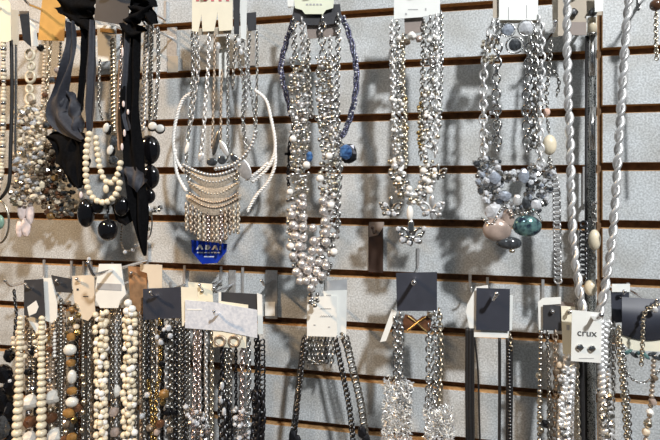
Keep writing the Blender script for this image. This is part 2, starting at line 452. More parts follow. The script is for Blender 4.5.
# knot and bow
for i,(pp,wd,sd) in enumerate([([(128,4),(142,-2),(154,8)],[6,16,8],1),([(130,10),(144,12),(155,24)],[10,18,8],2),([(126,22),(136,14),(150,4)],[14,16,6],3),([(122,24),(132,30),(146,30)],[10,16,4],4)]):
    ribbon(T, pp, wd, (.101+.003*i), 'black_fabric', 1.1, 3.5, wob=.8, seed=20+sd)
ribbon(T, [(132,26),(131,60),(130,95),(131,130),(134,165),(138,200),(141,232),(145,256)], [20,18,17,18,20,20,12,1], .103, 'black_fabric', 1.5, 3, wob=1.5, seed=8)
ribbon(T, [(127,30),(126,70),(124,105),(129,130)], [8,6,7,6], .106, 'grey_ribbon', 1, 1.5, seed=12)
ribbon(T, [(120,172),(131,176),(142,186)], [8,20,16], .107, 'grey_ribbon', 1, 2, wob=1.5, seed=16)
ribbon(T, [(112,205),(121,212),(130,222)], [4,22,10], .096, 'black_fabric', 1, 2, seed=17)
beads(T, [(89.5,134),(86.5,150),(86,175),(88.5,190),(95,199.5),(104,202.5),(112,199),(118,190),(120.5,178)], .112, 6.6, m='pearl_cream', gap=.93)
beads(T, [(96,138),(97.5,152),(100,168),(104,179),(110,183),(116,178),(119.5,168),(121.5,158)], .108, 6.2, m='pearl_cream', gap=.93)
pbead(T, 106, 189, .108, 7, 'pearl_cream', sc=(.8,.8,1.3))
for (x,y,d,sx,sz) in ((86,213,20,.9,1.45),(108,230,21.5,1,1.02),(122,206,18,.9,1.2),(98,206,13,1,1.2)):
    pbead(T, x, y, .100, d, 'black_gloss', name='black_bead', shape='fine', sc=(sx,.7,sz))
chain(T, [(108,204),(108,219)], .104, pitch=3, w=3, m='gunmetal'); pbead(T, 106,216,.106,5,'dark_crystal',shape='stone')
pbead(T, 81, 195, .108, 6, 'pink_stone', sc=(.6,.6,1.2))
hook('chrome hook carrying the black ribbon and pearl necklace', 112, -5, .108)

T = neck('rope_chain_necklace', 'antique rope chain with small white oval stones beside the black ribbon', 110, 26, .072)
card(T, [(97,25),(116,26),(116,60),(98,62)], .062, 'card_white')
card(T, [(100,28),(114,29),(114,33),(100,32)], .064, 'card_kraft', name='card_band')
chain(T, [(113,38),(113.5,80),(114,135)], .074, pitch=8, w=6.5, m='champagne', style='rope', name='rope_chain')
chain(T, [(100,60),(99,100),(103,122)], .070, pitch=3, w=2.6, m='old_silver')
for (x,y) in ((106,128),(110,150)):
    pbead(T, x+2, y+1, .082, 13, 'black_gloss', name='setting', shape='fine', sc=(.62,.3,.95)); pbead(T, x, y, .086, 11, 'milky_stone', name='white_stone', shape='fine', sc=(.6,.4,.95), rot=(0,.3,0))
pbead(T, 114, 142, .08, 10, 'dark_crystal', shape='stone', sc=(1,.7,1.2)); pbead(T, 113,160,.08,10,'dark_crystal',shape='stone')
hook('chrome hook behind the black ribbon carrying an antique rope chain', 107, 22, .065)

T = neck('drop_necklace', 'pale peach drop necklace hanging behind the long black ribbon', 121, 40, .088)
chain(T, [(122,36),(121,70),(120,110)], .088, pitch=3, w=2.8, m='rose_silver')
for (x,y,d,z) in ((122.5,52,6,3),(123.5,104,7,1.6),(128,112,6,1.6),(124.5,133,7,1.8),(122,147,7,1.9)):
    pbead(T, x, y, .112, d*.6, 'pink_stone', name='drop', sc=(.7,.6,z))
ribbon(T, [(120,60),(119.5,110),(122,150)], [4,6,9], .084, 'tan_leather', 1, 1, name='leather_strip', seed=31)

T = neck('stone_necklace', 'silver curb chain necklace with large black stones and paired white ovals', 148, 26, .069)
chain(T, [(147,24),(145.5,60),(144,100),(142,134)], .070, pitch=4.6, w=8.5, wire=1.2, m='matte_silver', style='curb')
chain(T, [(152,26),(151,60),(150.5,100),(150,134)], .066, pitch=4, w=6, wire=1.0, m='old_silver', style='curb')
chain(T, [(158,28),(158.5,60),(157,90),(155,120)], .064, pitch=3.8, w=4.6, wire=.8, m='silver', style='cable')
for (x,y) in ((152.5,126),(160,128.5)):
    pbead(T, x, y+.5, .072, 11.5, 'black_metal', name='setting', shape='fine', sc=(1,.3,.88)); pbead(T, x, y, .075, 9.5, 'milky_stone', name='white_stone', shape='fine', sc=(1,.4,.86))
for (x,y,d,sx,sz) in ((149,150,24,1,1.25),(150,177,21,.95,1.2),(148,196,16,1,1)):
    pbead(T, x, y, .072, d, 'black_gloss', name='black_stone', shape='fine', sc=(sx,.6,sz))
cluster(T, [(146,212),(157,209)], .072, 8, 22, 3, 6, ['clear_crystal','silver','champagne'], shape='gem', name='crystal', big=5)
mb = MB(); mb.tube(smooth([P(146+6*math.cos(a),222+18*math.sin(a),.072) for a in [i*math.pi/8 for i in range(16)]],3,True), .0010, 6, True); put('oval_drop', mb, 'old_silver', T)
for (x,y,m_) in ((144,229,'gold'),(148,229,'champagne'),(147,237,'rose_stone'),(142,222,'smoky_crystal')): pbead(T, x, y, .076, 5.5, m_, name='crystal', shape='gem')
chain(T, [(122,226),(121,240),(124,250),(132,250),(136,246)], .068, pitch=2.8, w=2.6, m='smoky_crystal', style='ball', name='bead_strand')
for (x,y) in ((125,252),(133,250),(136,246),(89,259)): pbead(T, x, y, .072, 4.5, 'clear_crystal', name='crystal', shape='gem')
hook('chrome hook carrying the black stone and white oval necklace', 141, 6, .07)

T = hook('empty chrome hook with wide face plate between black ribbon and cream card', 173, 39, .03, ext=.05, wd=.0165, plate=(28,73), lean=(-.003,0))
card(T, rect(168,56,178,72), .0042, 'card_sand', name='tan_reflection', th=.0006)  # tan reflection low on the chrome plate, laid on as a coloured patch

# --- bib necklace on the cream card
T = neck('bib_necklace', 'filigree bib necklace with chain fringe on a notched cream card', 212, 0, .075)
k_ = card(T, [(192,-8),(232.5,-8),(232.5,30),(219,31),(217.5,12),(214,31),(202.5,31.5),(201.5,14),(198,32),(192,31)], .078, 'card_cream')
bars(k_, [(196+7.5*i, -1, 199+7.5*i, 1.2) for i in range(5)], .0785, 'ink_red', 'lettering')
card(T, [(194,29),(231,28),(231,34),(194,35)], .074, 'card_sand', name='card_backing')
for (pp, m_, w_, st) in (
    ([(192,32),(193,70),(190,120),(186,165),(190,185)], 'silver', 4.2, 'cable'),
    ([(197,32),(198,70),(194,100),(190,130)], 'matte_silver', 5, 'cable'),
    ([(209,34),(208,70),(205,110),(203,140),(199,160)], 'bright_silver', 4.4, 'cable'),
    ([(215,34),(214,90),(212,150)], 'bronze_silver', 2.2, 'cable'),
    ([(222,70),(221,110),(221,150)], 'bronze_silver', 2.2, 'cable'),
    ([(228,34),(228,80),(228,140),(228,165)], 'silver', 3.2, 'cable'),
    ([(236,36),(234,60),(233,90)], 'old_silver', 3.5, 'cable')):
    chain(T, pp, .074, pitch=max(3,w_), w=w_, wire=.7, m=m_, style=st)
def arc(x0,x1,y0,sag,n=9): return [(x0+(x1-x0)*i/(n-1), y0+sag*math.sin(math.pi*i/(n-1))) for i in range(n)]
def plate(T, x0,x1,y0,h0,h1,sag,D,m,name):
    mb = MB(); rows = []
    for r in range(5):
        row = []
        for i in range(25):
            u = i/24; hh = h0+(h1-h0)*math.sin(math.pi*u)
            row.append(P(x0+(x1-x0)*u, y0+sag*math.sin(math.pi*u)+hh*(r/4-.5), D+.003*math.sin(math.pi*u)+.0012*math.sin(math.pi*r/4)))
        rows.append(row)
    mb.grid([r for r in rows]); mb.grid([[q+Vector((0,.0012,0)) for q in r][::-1] for r in rows]); return put(name, mb, m, T)
s_ = pm(212,.076)
for (x0,x1,y0,sag,d) in ((184,242,165,10,3.6),(187,240,171,11,2.6),(189,238,182,12,2.6)):
    chain(T, arc(x0,x1,y0,sag), .076, pitch=3.4, w=d, m='matte_silver' if sag<12 else 'filigree', style='ball', name='filigree_row')
plate(T, 187,240,172,5,14,10,.0725,'filigree','bib_plate'); plate(T, 189,239,184,5,14,11,.0725,'filigree','bib_plate')
plate(T, 186,241,197,5,17,10,.075,'filigree','bib_plate')
mb = MB()
for i in range(22):
    for r in range(2):
        u = (i+.5)/22; mb.sph(P(189+50*u, 196+10*math.sin(math.pi*u)+(r*5-3.5), .079), 1.5*s_, n=1)
put('granulation', mb, 'bronze_silver', T, True, 'stuff')
for i in range(13):
    u = i/12; x = 186.5+52*u; y0 = 203+8*math.sin(math.pi*u); y1 = 233+10*math.sin(math.pi*u)+random.uniform(-3,3)
    f_ = chain(T, [(x,y0),(x+random.uniform(-.8,.8),y1)], .076+random.uniform(-.002,.002), pitch=3.0, w=3.3, wire=1.0, m=random.choice(['filigree','bronze_silver','filigree','rose_silver']), name='fringe_strand')
for (x,y,a,b,r,m_) in ((216,143,6,26,.25,'old_silver'),(224,148,6,18,-.5,'bright_silver'),(222,160,10,9,0,'dark_crystal'),(201,157,6,9,.4,'bright_silver'),(187,148,4,12,.3,'pearl_white'),(236,160,8,16,-.7,'silver'),(212,162,12,8,0,'dark_crystal'),(243,168,14,26,-.6,'matte_silver')):
    pbead(T, x, y, .078, 10, m_, name='leaf', shape='fine', sc=(a/10,.25,b/10), rot=(0,r,0))
chain(T, [(255,132),(252,145),(242,158),(230,166),(215,169)], .079, pitch=3.6, w=4, m='matte_silver', style='ball', name='bead_strand')
chain(T, [(248,150),(240,165),(236,180)], .077, pitch=4, w=5, m='champagne', style='cable')
hook('chrome hook carrying the notched cream card and filigree bib', 212, -6, .078)

T = neck('seed_bead_loop', 'white seed bead rope loop circling the filigree bib', 224, 88, .066)
for pp in ([(194,92),(184,98),(178,112),(174,132),(174,150),(178,163),(186,172),(196,177)],
           [(176,150),(175,160),(178,176),(187,192)],
           [(255,90),(266,100),(271,118),(275,140),(274,155),(266,170),(252,182)],
           [(275,148),(275,165),(268,182),(256,196),(247,212)],
           [(268,163),(258,172),(246,180)]):
    chain(T, pp, .070, pitch=6, w=3.8, m='seed_white', style='rope', name='seed_bead_rope')
T = thing('blue_tag', 'royal blue rounded tag with white lettering under the chain fringe', 'tag', P(208,252,.05))
c = card(T, [(191,240),(227,244),(226,252),(217,263),(202,264),(192,252)], .05, 'royal_blue', name='tag_body', th=.0018)
gl = MB()
for q in ([(196,249.6),(199,244.8),(201,244.8),(203.5,249.6),(201.5,249.6),(200,247),(198,249.6)], [(205,249.6),(205.5,245),(209,245.2),(210.5,247.4),(208.5,249.8)], [(211.5,249.9),(214,245.4),(216,245.4),(218,250),(216.2,250),(215,247.4),(213.3,249.9)], [(219.3,250.1),(219.6,246),(221.2,246),(220.9,250.1)]):
    gl.prism(world(q, .0505), .0003)
put('lettering', gl, 'card_white', c, False, 'stuff')
bars(c, [(197+i*3.4,252,199.6+i*3.4,253.2) for i in range(7)]+[(204,256.2,214,257.2)], .0505, 'card_blue', 'small_lettering')

T = neck('chain_necklace', 'silver chain necklace on narrow white and charcoal cards beside the bib card', 243, 0, .06)
card(T, [(233,-8),(240,-8),(239,34),(234,34)], .070, 'card_charcoal'); card(T, [(239.5,-8),(247,-8),(246,40),(241,38)], .064, 'card_white'); card(T, [(246,13),(256,12),(256,30),(248,31)], .052, 'card_charcoal', name='small_card')
for pp, m_, w_ in (([(238,34),(239,60),(244,85),(243,120),(246,150)],'silver',4.4),([(242,38),(247,70),(246,110)],'matte_silver',4),([(250,34),(248,70),(254,110),(256,140)],'silver',3.6),([(257,30),(257,80),(256,130)],'old_silver',2.2)):
    chain(T, pp, .058, pitch=3.6, w=w_, wire=.7, m=m_)
card(T, [(219,44),(227,44),(227,78),(219,77)], .05, 'card_white', name='tag', label='slim white tag'); card(T, [(214,37),(226,36),(226,48),(213,50)], .056, 'card_sand', name='small_card')
for (x,y,d) in ((238,42,8),(241,52,6),(218,46,7)): pbead(T, x, y, .066, d, 'bright_silver', name='charm', shape='stone', sc=(.7,.5,1.2))
hook('chrome hook behind the narrow white and charcoal cards', 252, 30, .03, wd=.0125, plate=(28,66))

# --- silver bead necklace with blue stones
T = neck('bead_necklace', 'silver pearl cluster necklace with blue stones on a pale green card', 314, 0, .085)
c = card(T, [(293,-10),(335,-10),(333,8),(326,10),(323,14),(305,14),(302,10),(295,8)], .09, 'card_green')
bars(c, [(306+3.4*i,3.6,308.3+3.4*i,5.2) for i in range(5)], .0904, 'ink_grey', 'lettering')
card(T, [(294,6),(340,4),(342,22),(326,25),(304,25),(292,17)], .085, 'card_charcoal', name='card_backing')
card(T, [(306,22),(338,22),(337,36),(308,39)], .080, 'card_taupe', name='card_tab')
for pp, m_, w_, pt in (([(294,18),(294,40),(296,62)],'silver',6,5),([(302,18),(303,40),(305,64)],'matte_silver',6.5,5),([(323,16),(322,40),(324,64)],'silver',8,7),([(338,14),(338,50),(337,90),(338,130),(340,165),(338,200),(338,232)],'silver',5.5,4.6),([(330,36),(331,70),(334,110),(333,150)],'matte_silver',4,3.6),([(308,38),(309,80),(312,120)],'old_silver',4,3.6)):
    chain(T, pp, .088, pitch=pt, w=w_, wire=1.0, m=m_)
LC = [(300,58),(299,90),(300,125),(300,160),(298,195)]; RC = [(326,58),(325,90),(328,125),(330,160),(328,195)]
for pth in (LC, RC):
    cluster(T, pth, .086, 18, 250, 3.2, 5.0, ['silver','matte_silver','champagne','silver'], name='bead', depth=12, pack=.8)
cluster(T, [(299,105),(300,130)], .089, 15, 16, 5.5, 7, ['pearl_grey','silver'], big=5); cluster(T, [(325,100),(326,132)], .089, 16, 20, 5.5, 7, ['pearl_grey','silver'], big=5)
cluster(T, [(297,190),(296,225),(300,258),(311,282)], .084, 18, 110, 3.2, 5, ['silver','matte_silver','old_silver'], depth=10)
cluster(T, [(330,190),(330,225),(325,258),(314,284)], .084, 18, 110, 3.2, 5, ['silver','matte_silver','old_silver'], depth=10)
PB = [(303,205,8),(292,215,8.5),(303.5,217,8),(293,225,9),(303,227,8.5),(296.5,236,8.5),(303.5,238,8),(290,246.5,8.5),(299.5,246,9),(293,256,8.5),(303,256,8),(296.5,272,9),(302,264,8.5),(306,281,8),(300,281,8),(311,288,8),
      (323,201,8.5),(323.5,211,8.5),(325,221.5,9),(313,228,8),(325,232.5,8.5),(326,242,9),(314,241,9),(312.5,250.5,9),(320,251,8),(311,260,9),(319,262,8),(308,270,9.5),(317,272,8.5),(326,266,8),(322,276,8.5),(315,281,8.5)]
for (x,y,d) in PB: pbead(T, x, y, .094+random.uniform(-.003,.003), d+.6, 'pearl_grey')
cluster(T, [(297,195),(297,225),(301,255),(311,280)], .087, 15, 34, 6, 7.6, ['pearl_grey','pearl_grey','silver'], depth=8); cluster(T, [(329,190),(329,225),(324,255),(315,280)], .087, 15, 34, 6, 7.6, ['pearl_grey','pearl_grey','silver'], depth=8)
for (x,y,d) in ((293,139,7.5),(306.5,165,8),(329,156,7.5),(320,178.5,8),(290,192,7),(331,205,7.5),(334,252,8),(291,246,7)): pbead(T, x, y, .096, d, 'pearl_white')
pbead(T, 309.5, 156.5, .096, 10, 'blue_stone', name='blue_stone', shape='stone', sc=(.75,.5,1.1))
pbead(T, 349, 154, .089, 20, 'black_metal', name='stone_setting', shape='stone', sc=(.82,.3,1)); pbead(T, 346, 152, .093, 16, 'blue_stone', name='blue_stone', shape='stone', sc=(.85,.5,1), label='large faceted blue stone')
chain(T, [(340,140),(344,148)], .09, pitch=3, w=3, m='old_silver')
cluster(T, [(312,288),(314,303)], .088, 9, 16, 3, 5, ['silver','old_silver'])
hook('chrome hook carrying pale green card of silver pearl necklace', 314, -6, .088)
card(T, [(287,-6),(295,-8),(293,7),(288,8)], .07, 'card_white', name='card_edge')

T = neck('beaded_rope_necklace', 'dark peacock bead rope necklace looped behind the silver pearl cluster', 318, 14, .066)
s_ = pm(318,.066); J = {}
for pp in ([(294,20),(287,40),(281,65),(283,82),(288,100),(292,116),(300,126)], [(342,16),(349,34),(355,58),(356.5,80),(354,102),(348,124),(341,138)]):
    w = path(pp, .066, 1.4*s_)
    for i, p in enumerate(w):
        for q in range(3):
            a = i*1.9+q*2.1
            J.setdefault('peacock_bead' if (i*3+q)%9 else 'matte_silver', MB()).sph(p+Vector((math.cos(a)*2.0*s_, math.sin(a)*2.0*s_, random.uniform(-.6,.6)*s_)), 1.5*s_, n=1)
for m_, b_ in J.items(): put('bead_rope', b_, m_, T, True, 'stuff')
T = neck('cross_necklace', 'small black cross on a black chain behind the silver pearls', 289, 132, .07)
mb = MB(); s_ = pm(289,.07); c0 = P(289,154,.07)
mb.box(c0+Vector((-1.4*s_,-.001,-9*s_)), c0+Vector((1.4*s_,.001,8*s_))); mb.box(c0+Vector((-4.5*s_,-.001,-1.3*s_)), c0+Vector((4.5*s_,.001,1.5*s_)))
put('cross', mb, 'black_metal', T, False); chain(T, [(297,110),(292,130),(289,146)], .07, pitch=3, w=2.6, m='black_metal'); chain(T, [(289,162),(288,180),(291,194)], .07, pitch=3, w=3, m='black_metal')

# --- fleur-de-lis necklace
def fleur(T, x, y, D, h, m):
    s = pm(x,D)*h/26; c = P(x,y,D); mb = MB(); V = lambda a,b,d=0: c+Vector((a*s,-d*s,b*s))
    mb.sph(V(0,6), 4*s, (.8,.5,2.0)); mb.sph(V(0,-8), 3*s, (.8,.5,1.7))
    for q in (-1,1):
        mb.tube(smooth([V(q*1.5,-3),V(q*5,3),V(q*10,5),V(q*12,1),V(q*9,-2)]), [1.6*s]*33, 6)
        mb.sph(V(q*9,-2), 2.8*s); mb.tube(smooth([V(q*1.5,-5),V(q*6,-9),V(q*8,-6)]), 1.3*s, 6); mb.sph(V(q*8,-8), 2.8*s); mb.sph(V(q*12,4), 2.4*s)
    mb.tube([V(-7,-4,1),V(7,-4,1)], 1.8*s, 6)
    return put('fleur_de_lis', mb, m, T)
T = neck('charm_necklace', 'champagne bead necklace with fleur-de-lis charms on a plain white card', 416, 0, .08)
c = card(T, [(394,-10),(440,-10),(440,13),(422,17),(394,19)], .085, 'card_white')
bars(c, [(408,9,418,9.8),(425,8,426.5,10.5),(405,13,407,15)], .0854, 'ink_grey', 'pin_slots')
card(T, [(404,14),(423,14),(423,32),(405,34)], .080, 'card_taupe', name='card_tab')
for pp, m_, w_, pt in (([(392,20),(392,60),(394,110),(395,150)],'bright_silver',5,4.2),([(397,20),(397,60),(399,110)],'silver',6,5),([(403,34),(403,80),(405,120),(406,170)],'champagne',4,3.6),([(424,20),(423,60),(422,110),(421,160)],'old_silver',5,4.5),([(430,16),(431,60),(430,110),(430,150)],'silver',7,6),([(436,14),(437,60),(436,110),(435,160)],'bright_silver',5.5,4.6),([(441,12),(441,70),(439,130)],'silver',4,3.6)):
    chain(T, pp, .082, pitch=pt, w=w_, wire=.9, m=m_)
cluster(T, [(397,40),(397,90),(398,140),(400,175)], .082, 12, 110, 3, 5.2, ['silver','champagne','bright_silver','matte_silver','pearl_white'], depth=10)
cluster(T, [(433,40),(432,90),(430,140),(427,175)], .082, 15, 120, 3, 5.4, ['silver','champagne','bright_silver','matte_silver','pearl_white'], depth=10)
cluster(T, [(404,90),(405,150)], .080, 5, 36, 3, 4.2, ['champagne','gold','champagne'], depth=5); cluster(T, [(422,95),(421,150)], .080, 6, 40, 3, 4.6, ['champagne','gold','champagne'], depth=5)
cluster(T, [(396,160),(399,180),(408,198),(415,202),(424,192),(430,172)], .084, 14, 110, 4, 7.6, ['silver','champagne','pearl_white','bright_silver','matte_silver'], depth=10)
for (x,y,d,m_) in ((412,36,9,'pearl_white'),(407,42,7,'smoky_crystal'),(419,39,7,'rose_stone')): pbead(T, x, y, .088, d, m_, shape='stone')
pbead(T, 410, 213, .088, 8, 'pearl_white', name='drop', shape='fine', sc=(.85,.8,1.9))
fleur(T, 411, 233, .088, 27, 'silver'); fleur(T, 391, 207, .088, 22, 'old_silver'); fleur(T, 432, 207, .088, 24, 'matte_silver'); fleur(T, 438, 172, .084, 17, 'old_silver')
for (x,y,d) in ((402,240,6.5),(417,240,7),(409,243,5.5),(398,229,6),(424,229,6),(388,213,6),(385,205,6),(394,214,6),(427,213,6),(438,205,6)): pbead(T, x, y, .090, d, 'clear_crystal', name='crystal', shape='gem')
hook('chrome hook carrying plain white card of the fleur-de-lis charms', 418, -6, .082)

T = hook('empty hook with a glossy face plate coloured as its brown reflection below fleur-de-lis charms', 376, 231, .012, ext=.02, wd=.0215, m='brown_reflection', plate=(222,272), tip=.008)
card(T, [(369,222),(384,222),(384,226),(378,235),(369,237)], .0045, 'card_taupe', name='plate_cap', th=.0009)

# --- crystal necklace
T = neck('crystal_necklace', 'chunky curb chain necklace with crystal clusters and large abalone stones', 515, 0, .08)
card(T, [(493,-10),(500,-10),(500,17),(493,18)], .080, 'card_sand', name='card_edge')
c = card(T, [(499,-10),(538,-10),(538,20),(499,20)], .084, 'card_white'); bars(c, [(508.3,7,508.9,20),(526.5,5,527.1,18)], .0844, 'ink_grey', 'pin_slots')
card(T, [(500,20),(538,20),(537,23),(500,23)], .080, 'card_sand', name='card_fold')
for (x,y,d,m_) in ((508,30,12,'blue_crystal'),(526,28,14,'clear_crystal')):
    pbead(T, x, y, .090, d, m_, name='earring', shape='stone', sc=(1,.5,1)); mb = MB(); mb.ring(P(x,y,.090), Vector((0,0,1)), Vector((1,0,0)), d*.56*pm(x,.09), d*.56*pm(x,.09), .0009, 16, 5); put('earring_rim', mb, 'silver', T)
mb = MB(); mb.ring(P(515,45,.088), Vector((0,0,1)), Vector((1,0,0)), .010, .0105, .0011, 16, 6); put('link_ring', mb, 'silver', T); pbead(T, 515, 45, .088, 13, 'dark_crystal', name='crystal', shape='stone', sc=(1,.5,1))
for pp, m_, w_, pt in (([(493,20),(489,40),(484,70),(483,110),(484,160)],'bright_silver',7.5,7.4),([(497,20),(498,50),(496,80),(497,120),(498,160)],'silver',8,7.8),([(538,16),(541,50),(540,90),(539,130),(541,170)],'bright_silver',8,7.6),([(530,36),(528,70),(526,110),(528,160)],'silver',8,7.8),([(534,30),(535,70),(534,110),(534,150)],'old_silver',6.5,6.5)):
    chain(T, pp, .082, pitch=pt, w=w_, wire=1.15, m=m_, style='cable')
cluster(T, [(491,36),(488,60)], .082, 14, 26, 3, 6, ['smoky_crystal','old_silver','silver','champagne'], shape='stone', name='crystal')
cluster(T, [(488,95),(489,150)], .080, 16, 18, 3.0, 6, ['clear_crystal','old_silver','silver'], shape='gem', name='crystal'); cluster(T, [(533,80),(534,150)], .080, 16, 24, 3.0, 6, ['clear_crystal','old_silver','silver'], shape='gem', name='crystal')
cluster(T, [(487,160),(492,190),(503,208),(520,212),(536,200),(540,165)], .082, 24, 240, 3.4, 7.6, ['clear_crystal','silver','blue_crystal','old_silver','silver','clear_crystal','dark_crystal'], shape='gem', name='crystal', depth=14)
cluster(T, [(503,172),(515,180),(525,172)], .082, 20, 60, 4, 8, ['clear_crystal','silver','old_silver'], shape='gem', name='crystal', depth=12)
for (x,y,d,m_,sx,sz) in ((495,178,13,'blue_crystal',1,1),(524,176,12,'blue_crystal',.9,1.3),(505,196,13,'blue_crystal',1,.8),(517,200,10,'bright_silver',.8,1.2),(526,203,11,'dark_crystal',.8,1.2),
    (494,212,19,'clear_crystal',1,.9),(508,219,15,'rose_stone',.9,1.4),(497,230,28,'rose_stone',1,.85),(527,226,28,'abalone',1,.78),(509,243,24,'dark_crystal',1.05,.55),(536,205,11,'clear_crystal',1,1)):
    pbead(T, x, y, .091 if d>12 else .094, d, m_, name='large_stone' if d>14 else 'crystal', shape='fine' if d>20 else 'stone', sc=(sx,.5,sz))
for pp in ([(482,218),(492,224),(503,207),(512,214)], [(512,216),(522,213),(536,212),(542,222)]): chain(T, pp, .097, pitch=3, w=3, m='silver', style='ball', name='stone_rim')
pbead(T, 512, 251, .092, 6, 'champagne', sc=(1,.7,.7))
hook('chrome hook carrying the crystal and abalone necklace', 518, -7, .08)

T = neck('bead_drop_necklace', 'thin wire chain with a cream oval bead and small pink bead beside the crystals', 551, 40, .06)
chain(T, [(551,40),(549,70),(546,98),(548,110)], .062, pitch=4.6, w=4, wire=.7, m='old_silver'); chain(T, [(553,70),(559,82),(556,98)], .062, pitch=4, w=3, wire=.6, m='old_silver')
pbead(T, 547, 112, .062, 7, 'peach_stone', shape='stone', sc=(.9,.9,1.3)); pbead(T, 549.5, 145, .064, 16, 'pearl_cream', name='oval_bead', shape='fine', sc=(.85,.8,1.3))
chain(T, [(547,118),(549,134)], .062, pitch=3, w=2.6, m='silver'); chain(T, [(549,157),(551,168)], .062, pitch=3, w=4, m='old_silver')
chain(T, [(551,168),(556,190),(557,230),(558,285)], .060, pitch=4.6, w=7, wire=1, m='matte_silver', style='curb')
hook('chrome hook behind sand card with the cream oval bead chain', 552, 33, .06)

# --- twisted rope necklace, earring card and mesh tube
T = neck('earring_card', 'sand coloured card holding two dark stud earrings beside the panel seam', 577, 0, .05)
T['category'] = 'earrings'
card(T, [(554,-10),(602,-10),(602,15),(586.5,16),(586.5,35),(554,36)], .050, 'card_sand'); card(T, [(552,-10),(558,-10),(558,37),(553,37)], .054, 'card_beige', name='card_edge'); card(T, [(594,-10),(604,-10),(603,11),(595,12)], .062, 'card_white', name='tag')
for x in (573.5,592.5): pbead(T, x, 12.5, .054, 9, 'gunmetal', name='stud', shape='stone', sc=(1,.6,1))
card(T, [(570,22),(586,22),(586,35),(570,35)], .0525, 'card_taupe', name='window')
hook('chrome hook carrying sand card with dark stud earrings', 577, -6, .05)
T = neck('mesh_tube_necklace', 'long dark mesh tube necklace with a cream end cap beside panel seam', 591, 18, .03)
mb = MB(); s_ = pm(591,.03); mb.tube(path([(591.5,32),(591.5,100),(591,200),(591,300),(591,420),(592,520)], .03, 4*s_), 4.6*s_, 12); put('mesh_tube', mb, 'mesh_dark', T)
for (y0,y1) in ((34,76),(107,150)):
    mb = MB(); mb.tube([P(592,y0,.0335),P(592,y1,.0335)], 3.6*s_, 10); put('silver_sleeve', mb, 'silver', T)
mb = MB(); mb.tube([P(587,36,.031),P(586,520,.031)], 1.9*s_, 8); put('side_cord', mb, 'black_cord', T)
mb = MB(); mb.tube([P(592,18,.036),P(592,33,.036)], 4.4*s_, 12); put('end_cap', mb, 'pearl_cream', T); mb = MB(); mb.tube([P(592,33,.036),P(592,35.5,.036)], 4.9*s_, 12); put('end_ring', mb, 'old_silver', T)
hook('chrome hook carrying the dark mesh tube necklace', 592, 15, .034)
T = neck('twisted_rope_necklace', 'long satin silver rope chain twisted in wide turns', 598, -30, .075)
s_ = pm(590,.075)
for pp in ([(568,-30),(567,30),(568,90),(570,140),(571,190),(573,240),(577,275),(583,310),(590,330)], [(632,-30),(627,20),(623,80),(619,140),(616,190),(612,240),(606,280),(600,310),(592,332)]):
    q = path(pp, .075, 1.2*s_)
    for ph, m_, rad in ((0,'bright_silver',2.4), (math.pi,'matte_silver',2.0)):
        mb = MB(); pl = []
        for i, p in enumerate(q):
            t = (q[min(i+1,len(q)-1)]-q[max(i-1,0)]).normalized(); sd = Vector((0,1,0)).cross(t).normalized(); a = 2*math.pi*i*1.2/27+ph
            pl.append(p+sd*(math.cos(a)*2.3*s_)+t.cross(sd)*(math.sin(a)*2.3*s_))
        mb.tube(pl, rad*s_, 7); put('twisted_strand', mb, m_, T)
hook('chrome hook above the frame carrying the twisted silver rope chain', 600, -36, .075)
T = neck('bead_drop_necklace', 'dark curb chain with two cream oval beads in front of mesh tube', 585, 222, .05)
chain(T, [(584,222),(583,250),(583,285)], .05, pitch=5, w=7, wire=1.1, m='gunmetal', style='curb'); chain(T, [(594,205),(594,228)], .05, pitch=4, w=4, m='old_silver')
pbead(T, 594.5, 240, .055, 17, 'pearl_cream', name='oval_bead', shape='fine', sc=(.68,.7,1.25)); pbead(T, 590.5, 288, .055, 16, 'pearl_cream', name='oval_bead', shape='fine', sc=(.75,.7,1.0))
chain(T, [(594,252),(592,279)], .05, pitch=4, w=4, m='old_silver')
hook('chrome hook behind the mesh tube with cream oval beads', 593, 205, .045, ext=.004, tip=.003)
T = neck('bead_drop_necklace', 'fine champagne chain hanging from a round brown bead beyond the rope chain', 655, 0, .06)
pbead(T, 656, 5, .06, 12, 'brown_stone', shape='fine'); chain(T, [(656,12),(656,40),(657,62)], .06, pitch=3.4, w=3.2, m='champagne'); chain(T, [(664,12),(666,80),(668,160)], .06, pitch=3.4, w=3.2, m='champagne')
hook('chrome hook carrying the round brown bead chain', 657, -12, .06)

# ================================================================== LOWER ROW
BOT = 505
def loop(xa, ya, xb, yb, xm=None, bot=BOT):
    """two strands of one necklace that meet below the frame"""
    xm = (xa+xb)/2 if xm is None else xm
    return [(xa,ya),(xa,(ya+bot)/2-20),(xa+(xm-xa)*.15,bot-40),(xm,bot),(xb+(xm-xb)*.15,bot-40),(xb,(yb+bot)/2-20),(xb,yb)]

# --- black stone necklace at the frame edge
T = neck('black_stone_necklace', 'black stone necklace with dark facets hanging below the corner of tan slats', 8, 330, .055)
for (x,y,d,sx,sz) in ((9,356,14,.9,1),(3,374,20,1,1),(11,386,18,1,1.1),(2,400,22,1,1.2),(12,412,18,1,1.2),(4,430,22,1,1.2),(14,440,16,1,1.2),(-2,418,14,1,1)):
    pbead(T, x, y, .055+random.uniform(-.004,.004), d, 'black_gloss', name='black_stone', shape='stone', sc=(sx,.6,sz))
pbead(T, 3, 428, .064, 15, 'dark_crystal', name='crystal', shape='stone', sc=(1,.5,1.6)); pbead(T, 10,381,.064,4,'clear_crystal',name='crystal',shape='gem')
chain(T, [(16,318),(14,340),(10,352)], .055, pitch=3.2, w=3, m='gunmetal'); chain(T, [(14,290),(17,318)], .055, pitch=3.2, w=3, m='gunmetal')
hook('chrome hook with an end ring carrying black stone necklace', 19, 284, .055, ext=.02, tip=.01)

